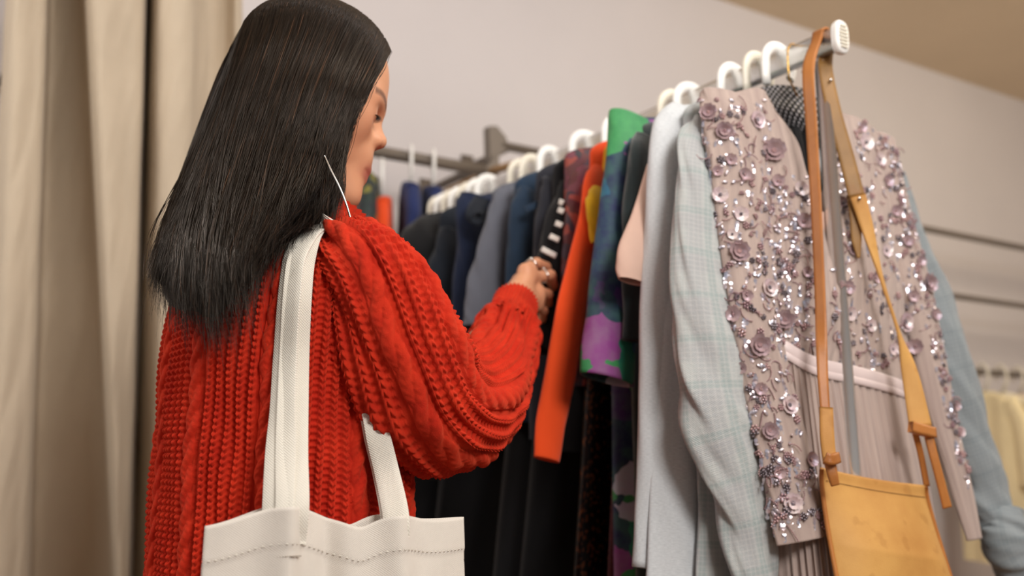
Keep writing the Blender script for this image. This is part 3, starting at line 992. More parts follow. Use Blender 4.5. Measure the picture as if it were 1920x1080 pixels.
def sd_head(pw):
    p = (pw - HC) @ RH
    q = p * np.array([1, 1, 1.0]); q[:, 1] = np.abs(q[:, 1])
    d = ell(p, (-.004, 0, .031), (.083, .070, .073))
    d = smin(d, ell(p, (.024, 0, .0), (.062, .060, .085)), .03)
    d = smin(d, ell(p, (.030, 0, -.058), (.053, .048, .052)), .03)
    d = smin(d, ell(p, (.078, 0, -.103), (.021, .024, .020)), .026)
    d = smin(d, ell(q, (.047, .038, -.022), (.027, .022, .028)), .02)
    d = smin(d, seg(q, (.079, 0, .007), (.064, .042, .008), .010, .008), .018)
    d = ssub(d, ell(q, (.095, .031, -.010), (.018, .018, .011)), .014)
    d = smin(d, ell(q, (.0665, .0305, -.011), (.0145, .016, .0115)), .006)
    d = smin(d, seg(p, (.080, 0, -.006), (.0965, 0, -.0245), .0065, .0098), .012)
    d = smin(d, ell(q, (.0885, .0105, -.0295), (.0105, .0075, .0075)), .006)
    d = smin(d, ell(p, (.072, 0, -.083), (.020, .022, .018)), .015)
    d = smin(d, ell(p, (.077, 0, -.057), (.020, .026, .021)), .015)
    d = smin(d, seg(q, (.0945, 0, -.0655), (.085, .018, -.0685), .0052, .0025), .006)
    d = smin(d, seg(q, (.0925, 0, -.0772), (.083, .016, -.0740), .0058, .003), .006)
    d = ssub(d, seg(q, (.105, 0, -.0712), (.091, .02, -.0712), .0022, .0015), .003)
    d = smin(d, ell(q, (-.002, .071, -.004), (.017, .007, .030)), .006)
    return d

def head_tint(pw):
    p = (pw - HC) @ RH
    base = np.tile(np.array(lin((216, 158, 122))), (len(p), 1))
    y = np.abs(p[:, 1])
    def blend(msk, col):
        nonlocal base
        m = np.clip(msk, 0, 1)[:, None]
        base = base * (1 - m) + np.array(lin(col)) * m
    near = np.linalg.norm(p, axis=1) < .16
    lips = np.exp(-(((p[:, 2] + .0712) / .0100) ** 4)) * np.exp(-((y / .021) ** 4)) * (p[:, 0] > .078) * near
    blend(lips * .85, (176, 84, 80))
    brow_z = .0105 + .004 * (1 - ((y - .035) / .02) ** 2)
    brow = np.exp(-(((p[:, 2] - brow_z) / .0038) ** 4)) * ((y > .014) & (y < .055)) * (p[:, 0] > .05) * near
    blend(brow * .85, (52, 38, 32))
    blush = np.exp(-((p[:, 2] + .02) / .03) ** 2 - ((y - .045) / .02) ** 2) * near * (p[:, 0] > .03)
    blend(blush * .2, (206, 128, 100))
    return base

TC = np.array([.388, 1.082])         # torso centre
# hand joints: (pixel x, pixel y, depth)
J = dict(W=(950, 588, 1.44), W2=(964, 566, 1.46), I0=(984, 507, 1.495), M0=(1000, 520, 1.51), R0=(1008, 545, 1.51), K0=(1006, 573, 1.50),
         I1=(1006, 493, 1.53), I2=(1024, 500, 1.552), I3=(1030, 512, 1.562),
         M1=(1032, 516, 1.53), M2=(1037, 536, 1.552), M3=(1028, 550, 1.565),
         R1=(1027, 552, 1.525), R2=(1027, 570, 1.545), R3=(1017, 580, 1.558),
         K1=(1019, 583, 1.515), K2=(1016, 598, 1.53), K3=(1006, 600, 1.545),
         T0=(958, 552, 1.48), T1=(974, 526, 1.515), T2=(996, 508, 1.55), T3=(1014, 512, 1.565))
J = {k: P(*v) for k, v in J.items()}
SHO = P(702, 535, 1.02)
MID = P(775, 716, 1.03)
ELB = P(845, 764, 1.10)

def sd_hand(p):
    d = seg(p, J['W'], J['W2'], .0255, .024)
    d = smin(d, seg(p, J['W2'], (J['I0'] + J['M0']) / 2, .022, .0135), .012)
    d = smin(d, seg(p, J['W2'], (J['R0'] + J['K0']) / 2, .022, .013), .012)
    for a, r in (('I0', .0105), ('M0', .0108), ('R0', .0102), ('K0', .0094)):
        d = smin(d, np.linalg.norm(p - J[a], axis=1) - r, .009)
    for f, r in (('I', .0082), ('M', .0085), ('R', .008), ('K', .0072)):
        g = seg(p, J[f + '0'], J[f + '1'], r * 1.1, r)
        g = smin(g, seg(p, J[f + '1'], J[f + '2'], r * 1.02, r * .92), .003)
        g = smin(g, seg(p, J[f + '2'], J[f + '3'], r * .92, r * .8), .003)
        d = smin(d, g, .004)
    g = seg(p, J['T0'], J['T1'], .0135, .011)
    g = smin(g, seg(p, J['T1'], J['T2'], .0108, .0092), .004)
    g = smin(g, seg(p, J['T2'], J['T3'], .0092, .0078), .004)
    return smin(d, g, .008)

def sd_body(p):
    neck0, neck1 = hw_((-.03, 0, -.04)), np.array([TC[0] - .015, TC[1], 1.335])
    d = sd_head(p)
    d = smin(d, seg(p, neck0, neck1, .048, .056), .025)
    t = ell(p, (TC[0], TC[1], 1.20), (.085, .135, .17))
    t = smin(t, ell(p, (TC[0], TC[1], .98), (.09, .125, .2)), .05)
    t = smin(t, seg(p, (TC[0], TC[1] - .09, 1.265), (TC[0], TC[1] + .10, 1.265), .04, .04), .04)
    d = smin(d, t, .04)
    d = smin(d, seg(p, (TC[0], TC[1] - .11, 1.25), SHO, .040, .038), .02)
    d = smin(d, seg(p, SHO, MID, .038, .036), .02)
    d = smin(d, seg(p, MID, ELB, .036, .034), .02)
    d = smin(d, seg(p, ELB, J['W'], .034, .0255), .02)
    LS = np.array([TC[0] + .02, TC[1] + .17, 1.26]); LE = np.array([TC[0] + .08, TC[1] + .22, 1.03]); LW = np.array([TC[0] + .24, TC[1] + .2, 1.12])
    d = smin(d, seg(p, LS, LE, .04, .034), .03)
    d = smin(d, seg(p, LE, LW, .033, .025), .02)
    d = smin(d, seg(p, LW, LW + [.07, 0, .03], .024, .02), .02)
    for k in range(4):
        b = LW + np.array([.075, -.024 + .016 * k, .032])
        d = smin(d, seg(p, b, b + [.03, 0, -.01], .008, .008), .004)
        d = smin(d, seg(p, b + [.03, 0, -.01], b + [.034, 0, -.04], .008, .007), .003)
    d = smin(d, seg(p, LW + [.02, -.02, .01], LW + [.06, -.05, .0], .011, .009), .006)
    d = smin(d, sd_hand(p), .006)
    return d

def surface_nets(f, lo, hi, h, blk=14):
    lo = np.array(lo); nb = np.ceil((np.array(hi) - lo) / (h * blk)).astype(int)
    N = nb * blk + 1
    S = np.empty(N, np.float32)
    bc = np.stack(np.meshgrid(*[np.arange(k) for k in nb], indexing='ij'), -1).reshape(-1, 3)
    cen = lo + (bc + .5) * blk * h
    dc = f(cen)
    rad = blk * h * .5 * 1.75
    idx = np.arange(blk + 1)
    loc = np.stack(np.meshgrid(idx, idx, idx, indexing='ij'), -1).reshape(-1, 3)
    far = np.abs(dc) > rad * 1.6
    for b, d in zip(bc[far], dc[far]):
        o = b * blk
        S[o[0]:o[0] + blk + 1, o[1]:o[1] + blk + 1, o[2]:o[2] + blk + 1] = d
    act = bc[~far]
    for i in range(0, len(act), 60):
        bb = act[i:i + 60]
        p = lo + ((bb[:, None] * blk + loc[None]) * h)
        v = f(p.reshape(-1, 3)).reshape(len(bb), blk + 1, blk + 1, blk + 1)
        for b, q in zip(bb, v):
            o = b * blk
            S[o[0]:o[0] + blk + 1, o[1]:o[1] + blk + 1, o[2]:o[2] + blk + 1] = q
    ins = S < 0
    c = ins[:-1, :-1, :-1].astype(np.int8)
    tot = np.zeros_like(c)
    for i in (0, 1):
        for j in (0, 1):
            for k in (0, 1):
                tot += ins[i:N[0] - 1 + i, j:N[1] - 1 + j, k:N[2] - 1 + k]
    cells = np.argwhere((tot > 0) & (tot < 8))
    cid = np.full(tot.shape, -1, np.int32)
    cid[tuple(cells.T)] = np.arange(len(cells))
    acc = np.zeros((len(cells), 3)); cnt = np.zeros(len(cells))
    for ax in range(3):
        for u in (0, 1):
            for v in (0, 1):
                o = np.zeros(3, int); oth = [k for k in range(3) if k != ax]
                o[oth[0]], o[oth[1]] = u, v
                a = cells + o; b = a.copy(); b[:, ax] += 1
                sa, sb = S[tuple(a.T)], S[tuple(b.T)]
                x = (sa < 0) != (sb < 0)
                t = np.where(x, sa / np.where(x, sa - sb, 1), 0)
                pt = o[None].astype(float).repeat(len(cells), 0)
                pt[:, ax] += t
                acc += np.where(x[:, None], pt, 0); cnt += x
    V = lo + (cells + acc / cnt[:, None]) * h
    F = []
    for ax in range(3):
        sl0 = [slice(1, -1)] * 3; sl1 = [slice(1, -1)] * 3
        sl0[ax] = slice(0, N[ax] - 1); sl1[ax] = slice(1, N[ax])
        A, B = ins[tuple(sl0)], ins[tuple(sl1)]
        e = np.argwhere(A != B)
        flip = A[tuple(e.T)]
        oth = [k for k in range(3) if k != ax]
        base = e.copy(); base[:, oth[0]] += 1; base[:, oth[1]] += 1
        q = []
        for (u, v) in ((-1, -1), (0, -1), (0, 0), (-1, 0)):
            c2 = base.copy(); c2[:, oth[0]] += u; c2[:, oth[1]] += v
            q.append(cid[tuple(c2.T)])
        q = np.stack(q, 1)
        if ax == 1:
            flip = ~flip
        q[~flip] = q[~flip][:, ::-1]
        F.append(q)
    F = np.concatenate(F)
    F = F[(F >= 0).all(1)]
    return V, F

def sd_cut(p):
    return np.maximum(sd_body(p), .80 - p[:, 2])
V, F = surface_nets(sd_cut, (.24, .82, .78), (1.0, 1.42, 1.66), .0021)
person = thing('person', (TC[0], TC[1], 0), 'woman with long dark hair in a red cable knit sweater reaching into the clothes rack', 'person')
bodyo = Acc().add(V, F).build('body', M['skin'], person, attr=head_tint(V))
sm = bodyo.modifiers.new('smooth', 'SMOOTH'); sm.factor = .5; sm.iterations = 3

# eye with lashes, both sides
for s in (-1, 1):
    c = np.array([.0672, s * .0305, -.0115])
    e = Acc().ball(hw_(c), (.0118,) * 3, 20, 14)
    eo = e.build('eye', M['eye'], person)
    d = nrm(np.array([1, s * .05, -.45]))
    Acc().ball(hw_(c + d * .0075), (.0056,) * 3, 14, 10).build('iris', M['iris'], eo)
    la = Acc()
    for k in range(26):
        q = -1 + 2 * k / 25
        b = c + np.array([.0118 * math.cos(q * .95), s * .0118 * math.sin(q * .95), .0012 - .0012 * q * q])
        out = nrm(np.array([math.cos(q * .8), s * math.sin(q * .95), -.25]))
        pts = [b, b + out * .0045 + [0, 0, -.0008], b + out * .009 + [0, 0, .0004]]
        la.tube(np.array([hw_(x) for x in spline(pts, 5)]), np.array([.00035, .0003, .00025, .0002, .0001]), 4, cap=False)
    lid = [c + np.array([.0126 * math.cos(q), s * .0126 * math.sin(q), .0014 - .0022 * (q / 1.1) ** 2]) for q in np.linspace(-1.1, 1.1, 14)]
    la.tube(np.array([hw_(x) for x in lid]), .0007, 6)
    la.build('eyelashes', M['lash'], eo)

# ------------------------------------------------------------------ sweater
def knit_h(u, v, cable=True, pu=.0064, pv=.0066):
    """stitch relief, about 0..1, for metric fabric coordinates u, v"""
    col = np.floor(u / pu)
    cu = (u / pu - col) * 2 - 1
    ac = np.abs(cu)
    legs = np.sqrt(np.clip(1 - (2 * ac - 1) ** 2, 0, 1))
    st = .55 + .45 * np.cos(2 * PI * (v / pv - .55 * ac))
    k = legs * st
    k = k * .8 + .25
    purl = .75 * (.5 + .5 * np.cos(2 * PI * (v / pv + .25))) * (.55 + .45 * ac)
    odd = (col.astype(int) % 2) == 1
    h = np.where(odd, purl - .75, k)
    if cable:
        per = pu * 14
        q = u / per
        ci = np.floor(q)
        off = (q - ci - .5) * per
        wob = np.sin(2 * PI * v / .104) * pu * .25
        w = pu * 1.5
        x = (off - wob) / w
        inside = np.abs(x) < 1
        a = np.sqrt(np.clip(1 - x * x, 0, 1))
        hc = np.zeros_like(x)
        for sg in (-1, 1):
            xc_ = x - sg * .42 * np.sin(2 * PI * v / .052)
            st_ = np.sqrt(np.clip(1 - (xc_ / .62) ** 2, 0, 1)) * (1.05 + sg * .4 * np.cos(2 * PI * v / .052))
            hc = np.maximum(hc, st_ + .06 * np.cos(2 * PI * (v / .0066 + np.abs(xc_) * 1.2)))
        hc = hc - .1
        zone = np.abs(off) < pu * 2.2
        h = np.where(inside, np.maximum(hc, .0), np.where(zone, -.6, h))
    return h

def displace(V, H, closed=True):
    if closed:
        du = np.roll(V, -1, 1) - np.roll(V, 1, 1)
    else:
        du = np.gradient(V, axis=1)
    dv = np.gradient(V, axis=0)
    n = nrm(np.cross(du, dv))
    return V + n * H[..., None]

def arc_uv(V, closed=True):
    du = np.linalg.norm(np.roll(V, -1, 1) - V, axis=2).mean(0)
    u = np.concatenate([[0], np.cumsum(du)[:-1]])
    dv = np.linalg.norm(np.diff(V, axis=0), axis=2).mean(1)
    v = np.concatenate([[0], np.cumsum(dv)])
    return np.broadcast_arrays(u[None], v[:, None])

# torso: (z, centre x, centre y, half x, half y)
TR = [(.80, .388, 1.08, .130, .172), (.95, .386, 1.08, .127, .170), (1.10, .386, 1.08, .125, .170), (1.20, .388, 1.08, .125, .172),
      (1.255, .39, 1.08, .120, .172), (1.295, .395, 1.08, .108, .160), (1.322, .40, 1.082, .094, .138), (1.342, .405, 1.085, .080, .108), (1.356, .408, 1.086, .070, .084)]
nv, nu = 640, 1200
rr = spline(TR, 2000)
zz = np.concatenate([np.linspace(.80, .93, 60, endpoint=False), np.linspace(.93, 1.356, nv - 60)])
rr = np.stack([np.interp(zz, rr[:, 0], rr[:, k]) for k in range(5)], 1)
ang = np.concatenate([np.linspace(math.radians(125), math.radians(345), 1000, endpoint=False), np.linspace(math.radians(345), math.radians(485), 200, endpoint=False)])
e = .86
cx = np.sign(np.cos(ang)) * np.abs(np.cos(ang)) ** e
sy = np.sign(np.sin(ang)) * np.abs(np.sin(ang)) ** e
V = np.stack([rr[:, 1:2] + rr[:, 3:4] * cx, rr[:, 2:3] + rr[:, 4:5] * sy, np.broadcast_to(rr[:, :1], (nv, nu))], -1)
lowf = fold((nv, nu), (1.5, 4), 91) * .004
V0 = displace(V, lowf * np.clip((1.3 - V[..., 2]) / .2, 0, 1))
u, v = arc_uv(V0)
V1 = displace(V0, .0045 * knit_h(u, v))
sweater = Acc().grid(V1, cu=True, uv=np.stack([u, v], -1))
torso_bvh_pts = V0

# right sleeve (towards the camera): (px, py, depth, half px, depth ratio)
SL = [(640, 470, 1.055, 62), (668, 488, 1.03, 84), (704, 540, 1.01, 104), (745, 648, 1.005, 117), (786, 738, 1.03, 122), (840, 768, 1.09, 112), (892, 744, 1.17, 94), (926, 696, 1.26, 74), (942, 650, 1.335, 62), (952, 618, 1.38, 57), (958, 603, 1.40, 44), (963, 590, 1.42, 34)]
SLw = np.array([np.append(P(a, b, d), r / FPX * d) for a, b, d, r in SL])
def sleeve_knit(path, nv, nu, seed, cable=True, amp=.0042, folds=.006):
    q = spline(path, nv)
    V = sweep(q[:, :3], q[:, 3], nu)
    f = fold((nv, nu), (3.2, 3), seed)
    cr = np.linspace(0, 1, nv)[:, None]
    # gathers at the bent elbow
    gat = np.exp(-((cr - .58) / .16) ** 2) * np.sin(2 * PI * cr * 13 + 1.2 * np.sin(ang_[None] * 2 + 1)) * (.5 + .5 * np.cos(ang_[None] - 2.2))
    V = displace(V, folds * f + .007 * gat)
    u, v = arc_uv(V)
    return displace(V, amp * np.clip((1 - cr) / .12, .1, 1) * knit_h(u, v, cable)), np.stack([u, v], -1)
ang_ = np.linspace(0, 2 * PI, 500, endpoint=False)
Vs, uvs = sleeve_knit(SLw, 700, 500, 17)
sweater.grid(Vs[:, ::-1], cu=True, uv=uvs[:, ::-1])
# left sleeve
LSL = np.array([(TC[0] + .0, TC[1] + .14, 1.285, .055), (TC[0] + .03, TC[1] + .19, 1.23, .075), (TC[0] + .07, TC[1] + .215, 1.13, .072), (TC[0] + .10, TC[1] + .22, 1.045, .07), (TC[0] + .15, TC[1] + .21, 1.06, .062), (TC[0] + .22, TC[1] + .2, 1.105, .045)])
ang_ = np.linspace(0, 2 * PI, 240, endpoint=False)
Vl, uvl = sleeve_knit(LSL, 240, 240, 19)
sweater.grid(Vl[:, ::-1], cu=True, uv=uvl[:, ::-1])
swo = sweater.build('sweater', M['wool'], person)

def rib_ring(c0, c1, r0, r1, n_ribs, nv, amp=.0015, bulge=.006, mid=None):
    pts = spline([np.append(c0, r0)] + ([mid] if mid is not None else []) + [np.append(c1, r1)], nv)
    nu = n_ribs * 10
    V = sweep(pts[:, :3], pts[:, 3], nu)
    a = np.linspace(0, 2 * PI, nu, endpoint=False)
    t = np.linspace(0, 1, nv)
    H = amp * np.cos(a * n_ribs)[None] + bulge * np.sin(t * PI)[:, None]
    return displace(V[:, ::-1], H)
dc = nrm(P(972, 566, 1.46) - P(955, 607, 1.395))
c0 = P(945, 622, 1.37)
V = rib_ring(c0, c0 + dc * .09, .041, .033, 34, 28)
ctr = c0 + dc * .09
inn = ctr + (V[-1] - ctr) * .88
V = np.concatenate([V, inn[None], (inn - dc * .03)[None]])
Acc().grid(V, cu=True).build('cuff', M['wool'], swo)
lw = LSL[-1, :3]; ld = nrm(LSL[-1, :3] - LSL[-2, :3])
V = rib_ring(lw - ld * .02, lw + ld * .05, .042, .032, 30, 16)
Acc().grid(V, cu=True).build('cuff', M['wool'], swo)
# neckband
nb0 = np.array([.408, 1.086, 1.340])
Acc().grid(np.concatenate([rib_ring(nb0, nb0 + [.012, 0, .04], .079, .066, 40, 18, bulge=.008)]), cu=True).build('neckband', M['wool'], swo)
# ribbed shoulder yoke: a band of garter ridges running over the right shoulder
yk = []
row = [(598, 404, 1.035), (640, 402, 1.06), (690, 432, 1.085), (735, 478, 1.09), (766, 530, 1.085)]
row2 = [(575, 436, .985), (630, 424, .99), (672, 452, .985), (705, 500, .965), (735, 560, .945)]

# trousers and shoes below the frame
for s in (-1, 1):
    a = Acc()
    p = spline([(TC[0], TC[1] + s * .07, .86), (TC[0] + .01, TC[1] + s * .095, .62), (TC[0], TC[1] + s * .1, .42), (TC[0] - .01, TC[1] + s * .1, .09)], 40)
    a.tube(p, np.interp(np.linspace(0, 1, 40), [0, .2, .5, 1], [.105, .095, .075, .06]), 24)
    a.build('trouser_leg', M['trouser'], person)
    b = Acc()
    rows = []
    for x, w_, h in ((-.08, .028, .05), (-.05, .036, .075), (.02, .04, .08), (.09, .042, .055), (.14, .035, .04), (.165, .015, .02)):
        q = np.linspace(0, 2 * PI, 20, endpoint=False)
        rows.append(np.stack([np.full(20, TC[0] + x), TC[1] + s * .1 + w_ * np.cos(q), np.maximum(.002, h / 2 + h / 2 * np.sin(q))], -1))
    b.grid(np.array(rows), cu=True, cap=True)
    b.build('shoe', M['black'], person)

# ------------------------------------------------------------------ hair
GN = [
 [(727, 98, 1.172), (712, 128, 1.12), (684, 178, 1.102), (656, 226, 1.094), (640, 290, 1.084), (634, 350, 1.066), (622, 412, 1.03)],
 [(704, 62, 1.170), (676, 125, 1.095), (640, 215, 1.078), (616, 295, 1.066), (600, 355, 1.046), (588, 400, 1.020), (570, 424, .985)],
 [(655, 26, 1.168), (620, 92, 1.078), (586, 190, 1.058), (555, 290, 1.042), (528, 370, 1.015), (498, 440, .980), (478, 505, .955)],
 [(598, 5, 1.165), (560, 80, 1.076), (524, 180, 1.052), (490, 290, 1.026), (460, 390, .995), (438, 480, .962), (448, 545, .945)],
 [(545, 3, 1.158), (505, 70, 1.082), (468, 170, 1.058), (434, 280, 1.030), (408, 390, .998), (390, 490, .965), (405, 594, .950)],
 [(500, 22, 1.150), (465, 82, 1.098), (434, 172, 1.074), (402, 280, 1.045), (372, 385, 1.020), (352, 480, .990), (362, 580, .970)],
 [(472, 46, 1.142), (443, 112, 1.128), (413, 202, 1.106), (381, 292, 1.082), (347, 384, 1.060), (318, 455, 1.035), (300, 508, 1.020)],
]
NP_ = 40
GWn = [spline([P(*q) for q in g], NP_) for g in GN]
GWf = []
for g in GN[::-1][1:-1]:
    k = len(g)
    far = []
    for i, (a, b, d) in enumerate(g):
        s = i / (k - 1)
        th = np.interp(s, [0, .17, .5, .8, 1], [0.0, 1.0, 1.0, .8, .35])
        dm = 1.16 - .02 * s
        off = 2 * max(dm - d, .01) if s < .5 else np.interp(s, [.5, .75, 1], [2 * max(1.15 - d, .02), .12, .06])
        far.append(P(a - (12 * s), b, d + off * min(1, th) if s > 0 else d) - Fv * .02 * min(1, s * 4))
    GWf.append(spline(far, NP_))
ctrl = np.array(GWn + GWf)                      # guides x points x 3, front near side round the back to the front far side
NG = 90
G = np.stack([spline(ctrl[:, i], NG) for i in range(NP_)], 1)      # NG x NP x 3
def push_out(p, gap):
    q = p.reshape(-1, 3).copy()
    for _ in range(3):
        d = sd_head(q)
        m = d < gap
        if not m.any():
            break
        e_ = .001
        g_ = np.stack([sd_head(q[m] + np.eye(3)[k] * e_) - sd_head(q[m] - np.eye(3)[k] * e_) for k in range(3)], 1)
        q[m] += nrm(g_) * (gap - d[m])[:, None]
    return q.reshape(p.shape)
for _ in range(2):
    G = push_out(G, .009)
    for _k in range(14):
        G[:, 1:-1] = .5 * G[:, 1:-1] + .25 * (G[:, :-2] + G[:, 2:])
G = push_out(G, .007)

hair = Acc()
shell = np.transpose(G, (1, 0, 2))
ctr_line = shell.mean(1, keepdims=True)
inner = push_out(ctr_line + (shell - ctr_line) * .985, .005)
uu, vv_ = np.meshgrid(np.linspace(0, 1, NG), np.linspace(0, 1, NP_))
hair.grid(inner, uv=np.stack([uu * .8, vv_ * .5], -1))
# end closing of the shell
tip = inner[-1]
hair.grid(np.stack([tip, tip.mean(0)[None] + (tip - tip.mean(0)) * .2 + np.array([0, 0, .03])]), uv=np.zeros((2, NG, 2)))

def strands(count, seed, lo=0., hi=.62, rad=.00042, out=(0., .003), frizz=.0015, tipspread=.012, n=22, t0=(0, .25), t1=(.93, 1.06), clump=.0):
    r = np.random.default_rng(seed)
    nclump = max(1, count // 9)
    cg = r.uniform(lo, hi, nclump)
    cl = r.integers(0, nclump, count)
    g = np.clip(cg[cl] + r.normal(0, .006, count), 0, 1) * (NG - 1)
    ts, te = r.uniform(*t0, count) ** 1.5, r.uniform(*t1, count)
    tt = ts[:, None] + (te - ts)[:, None] * np.linspace(0, 1, n)[None]
    gi = np.clip(g.astype(int), 0, NG - 2); gf = (g - gi)[:, None, None]
    x = np.clip(tt, 0, .9999) * (NP_ - 1)
    xi = x.astype(int); xf = (x - xi)[..., None]
    def at(a):
        return G[a[:, None], xi] * (1 - xf) + G[a[:, None], np.minimum(xi + 1, NP_ - 1)] * xf
    p = at(gi) * (1 - gf) + at(gi + 1) * gf
    ov = np.maximum(tt - 1, 0)[..., None]
    endd = nrm(G[gi, -1] - G[gi, -4])[:, None]
    p = p + endd * ov * .45
    c = shell.mean(1)
    cx_ = c[xi] * (1 - xf) + c[np.minimum(xi + 1, NP_ - 1)] * xf
    o = nrm(p - cx_)
    clump_ph = r.uniform(0, 6.28, (nclump, 3))
    amp = r.uniform(*out, count)[:, None, None]
    p = p + o * amp * np.clip(tt * 6, .25, 1)[..., None]
    wv = np.sin(tt[..., None] * r.uniform(5, 9, (nclump, 1, 3))[cl] + clump_ph[cl][:, None]) * .007 * (tt ** 1.5)[..., None]
    fr = np.sin(tt[..., None] * r.uniform(8, 20, (count, 1, 3)) + r.uniform(0, 6.3, (count, 1, 3))) * frizz * tt[..., None]
    sp = r.normal(0, 1, (count, 1, 3)) * tipspread * (np.clip(tt - .55, 0, 1) ** 1.6)[..., None]
    p = p + wv + fr + sp + (r.normal(0, 1, (nclump, 1, 3))[cl] * clump * (np.clip(tt - .4, 0, 1) ** 1.3)[..., None] - FW * np.abs(r.normal(0, 1, (nclump, 1, 1))[cl]) * clump * .5 * tt[..., None])
    tg = nrm(np.gradient(p, axis=1))
    a = nrm(np.cross(tg, np.broadcast_to(FW, tg.shape)))
    b = np.cross(tg, a)
    rr_ = rad * r.uniform(.6, 1.2, (count, 1, 1)) * np.clip(1.15 - np.linspace(0, 1, n) ** 3, .2, 1)[None, :, None]
    ring = [p + (a * math.cos(q) + b * math.sin(q)) * rr_ for q in (0, 2.094, 4.189)]
    V = np.stack(ring, 2)                        # count x n x 3 x 3
    base = (np.arange(count) * n * 3)[:, None, None]
    i = np.arange(n - 1)[None, :, None] * 3
    k = np.arange(3)[None, None]
    k2 = (k + 1) % 3
    F = np.stack(np.broadcast_arrays(base + i + k, base + i + k2, base + i + 3 + k2, base + i + 3 + k), -1).reshape(-1, 4)
    uv = np.stack(np.broadcast_arrays(r.uniform(0, 8, (count, 1, 1)), tt[:, :, None] * .5 + 0 * V[..., 0]), -1)
    hair.add(V.reshape(-1, 3), F, uv.reshape(-1, 2))
strands(9000, 1, t1=(.91, 1.0), tipspread=.004, clump=.009)
strands(1500, 2, lo=.6, hi=1.0)
strands(260, 3, rad=.00026, out=(.001, .007), frizz=.004, tipspread=.03, t1=(.9, 1.14))
strands(900, 4, lo=.05, hi=.5, rad=.0004, tipspread=.012, t1=(1.0, 1.08), t0=(.3, .5), clump=.009)
hair.build('hair', M['hair'], person)

# ------------------------------------------------------------------ earring and rings
ep = [P(608, 292, 1.052), P(620, 318, 1.044), P(637, 352, 1.038), P(650, 385, 1.034), P(660, 420, 1.032)]
Acc().tube(spline(ep, 40), .0011, 8).build('earring', M['silver'], person)
def ring_on(a, b, t, r):
    c = J[a] * (1 - t) + J[b] * t
    d = nrm(J[b] - J[a])
    x = nrm(np.cross(d, [0, 0, 1.0])); y = np.cross(d, x)
    q = np.linspace(0, 2 * PI, 28)
    ac = Acc()
    ac.tube(np.array([c + r * (math.cos(k) * x + math.sin(k) * y) for k in q]), .0017, 8, cap=False)
    top_ = c + np.array([-.2, -.25, 1.0]) / 1.05 * (r + .001)
    ac.ball(top_, (.004, .004, .003), 12, 8)
    return ac
ring_on('I0', 'I1', .55, .0098).build('finger_ring', M['silver'], person)
ring_on('M0', 'M1', .6, .0098).build('finger_ring', M['silver'], person)

# ------------------------------------------------------------------ tote bag
tl, tr_ = P(385, 991, .855), P(868, 969, .985)
tote = thing('tote_bag', (tl + tr_) / 2 - np.array([0, 0, .36]), 'plain cream cotton tote bag hanging from her shoulder by two webbing straps', 'bag')
Ux = tr_ - tl; tw = np.linalg.norm(Ux); Ux = Ux / tw
Nn = nrm(np.cross(Ux, [0, 0, 1.0]))
if Nn @ FW > 0: Nn = -Nn
DN = nrm(np.array([0, 0, -1.0]) + Nn * .06)
mu, mv = 150, 110
s = np.linspace(0, 1, mu)
t_ = np.linspace(0, 1, mv)
rim = .019 * np.exp(-((s - .25) / .17) ** 2) + .0075 * np.exp(-((s - .67) / .11) ** 2) - .004 * np.exp(-((s - .53) / .05) ** 2) - .002 * np.sin(s * PI)
def panel(side):
    out = np.zeros((mv, mu, 3))
    for i, t in enumerate(t_):
        wx_ = (s - .5) * tw * (1 + .10 * t) + .5 * tw - .006 * t
        prof = (1 - np.abs(2 * s - 1) ** 3.0)
        y = .022 * prof * (1 + .5 * t)
        y = y + .020 * np.exp(-((s - (.25 - .04 * t)) / (.05 + .05 * t)) ** 2) * (1 - .3 * t)
        y = y - .026 * np.exp(-((s - (.41 + .10 * t)) / .045) ** 2) * (.3 + t)
        y = y + .013 * np.exp(-((s - (.67 + .06 * t)) / .06) ** 2)
        y = y - .011 * np.exp(-((s - (.12 + .1 * (1 - t))) / .05) ** 2) * t
        y = y * (1 if side > 0 else -.25)
        # hem fold line
        y = y + side * (.0012 if t < .085 else 0)
        z = t * .36 - rim * (1 - .75 * t) * (1 if side > 0 else .9)
        out[i] = tl + wx_[:, None] * Ux + y[:, None] * Nn + z[:, None] * DN
    return out
Pf, Pb = panel(1), panel(-1)
loop = np.concatenate([Pf, Pb[:, ::-1][:, 1:-1]], 1)
wob = fold(loop.shape[:2], (2.5, 6), 61) * .0018
loop = displace(loop, wob * np.clip(np.linspace(0, 1, mv) * 4, .2, 1)[:, None])
a = Acc()
uvx = np.concatenate([s * tw, tw + s[1:-1] * tw])
a.grid(loop, cu=True, uv=np.stack(np.broadcast_arrays(uvx[None], (t_ * .36)[:, None]), -1))
b0 = loop[-1]
a.grid(np.stack([b0, b0.mean(0)[None] + (b0 - b0.mean(0)) * .02]), cu=True)
bago = a.build('bag_body', M['canvas'], tote)
so = bago.modifiers.new('thick', 'SOLIDIFY'); so.thickness = .0012; so.offset = 0
# hem stitch and bar tack
st = Acc()
row = Pf[9] + Nn * .0012
for k in range(2, mu - 3, 3):
    st.tube(np.array([row[k], (row[k] + row[k + 1]) / 2 + Nn * .0003, row[k + 1]]), .00045, 5)
st.build('hem_stitching', M['webbing'], bago)
ht = Acc()
for x0 in np.linspace(.215, .285, 9):
    k = int(x0 * (mu - 1))
    p0 = Pf[12, k] + Nn * .0016
    ht.tube(np.array([p0, p0 + Ux * .0018, p0 + Ux * .0036]), .0006, 5)
ht.build('bar_tack', plain('tack_thread', (170, 160, 148), .9), bago)

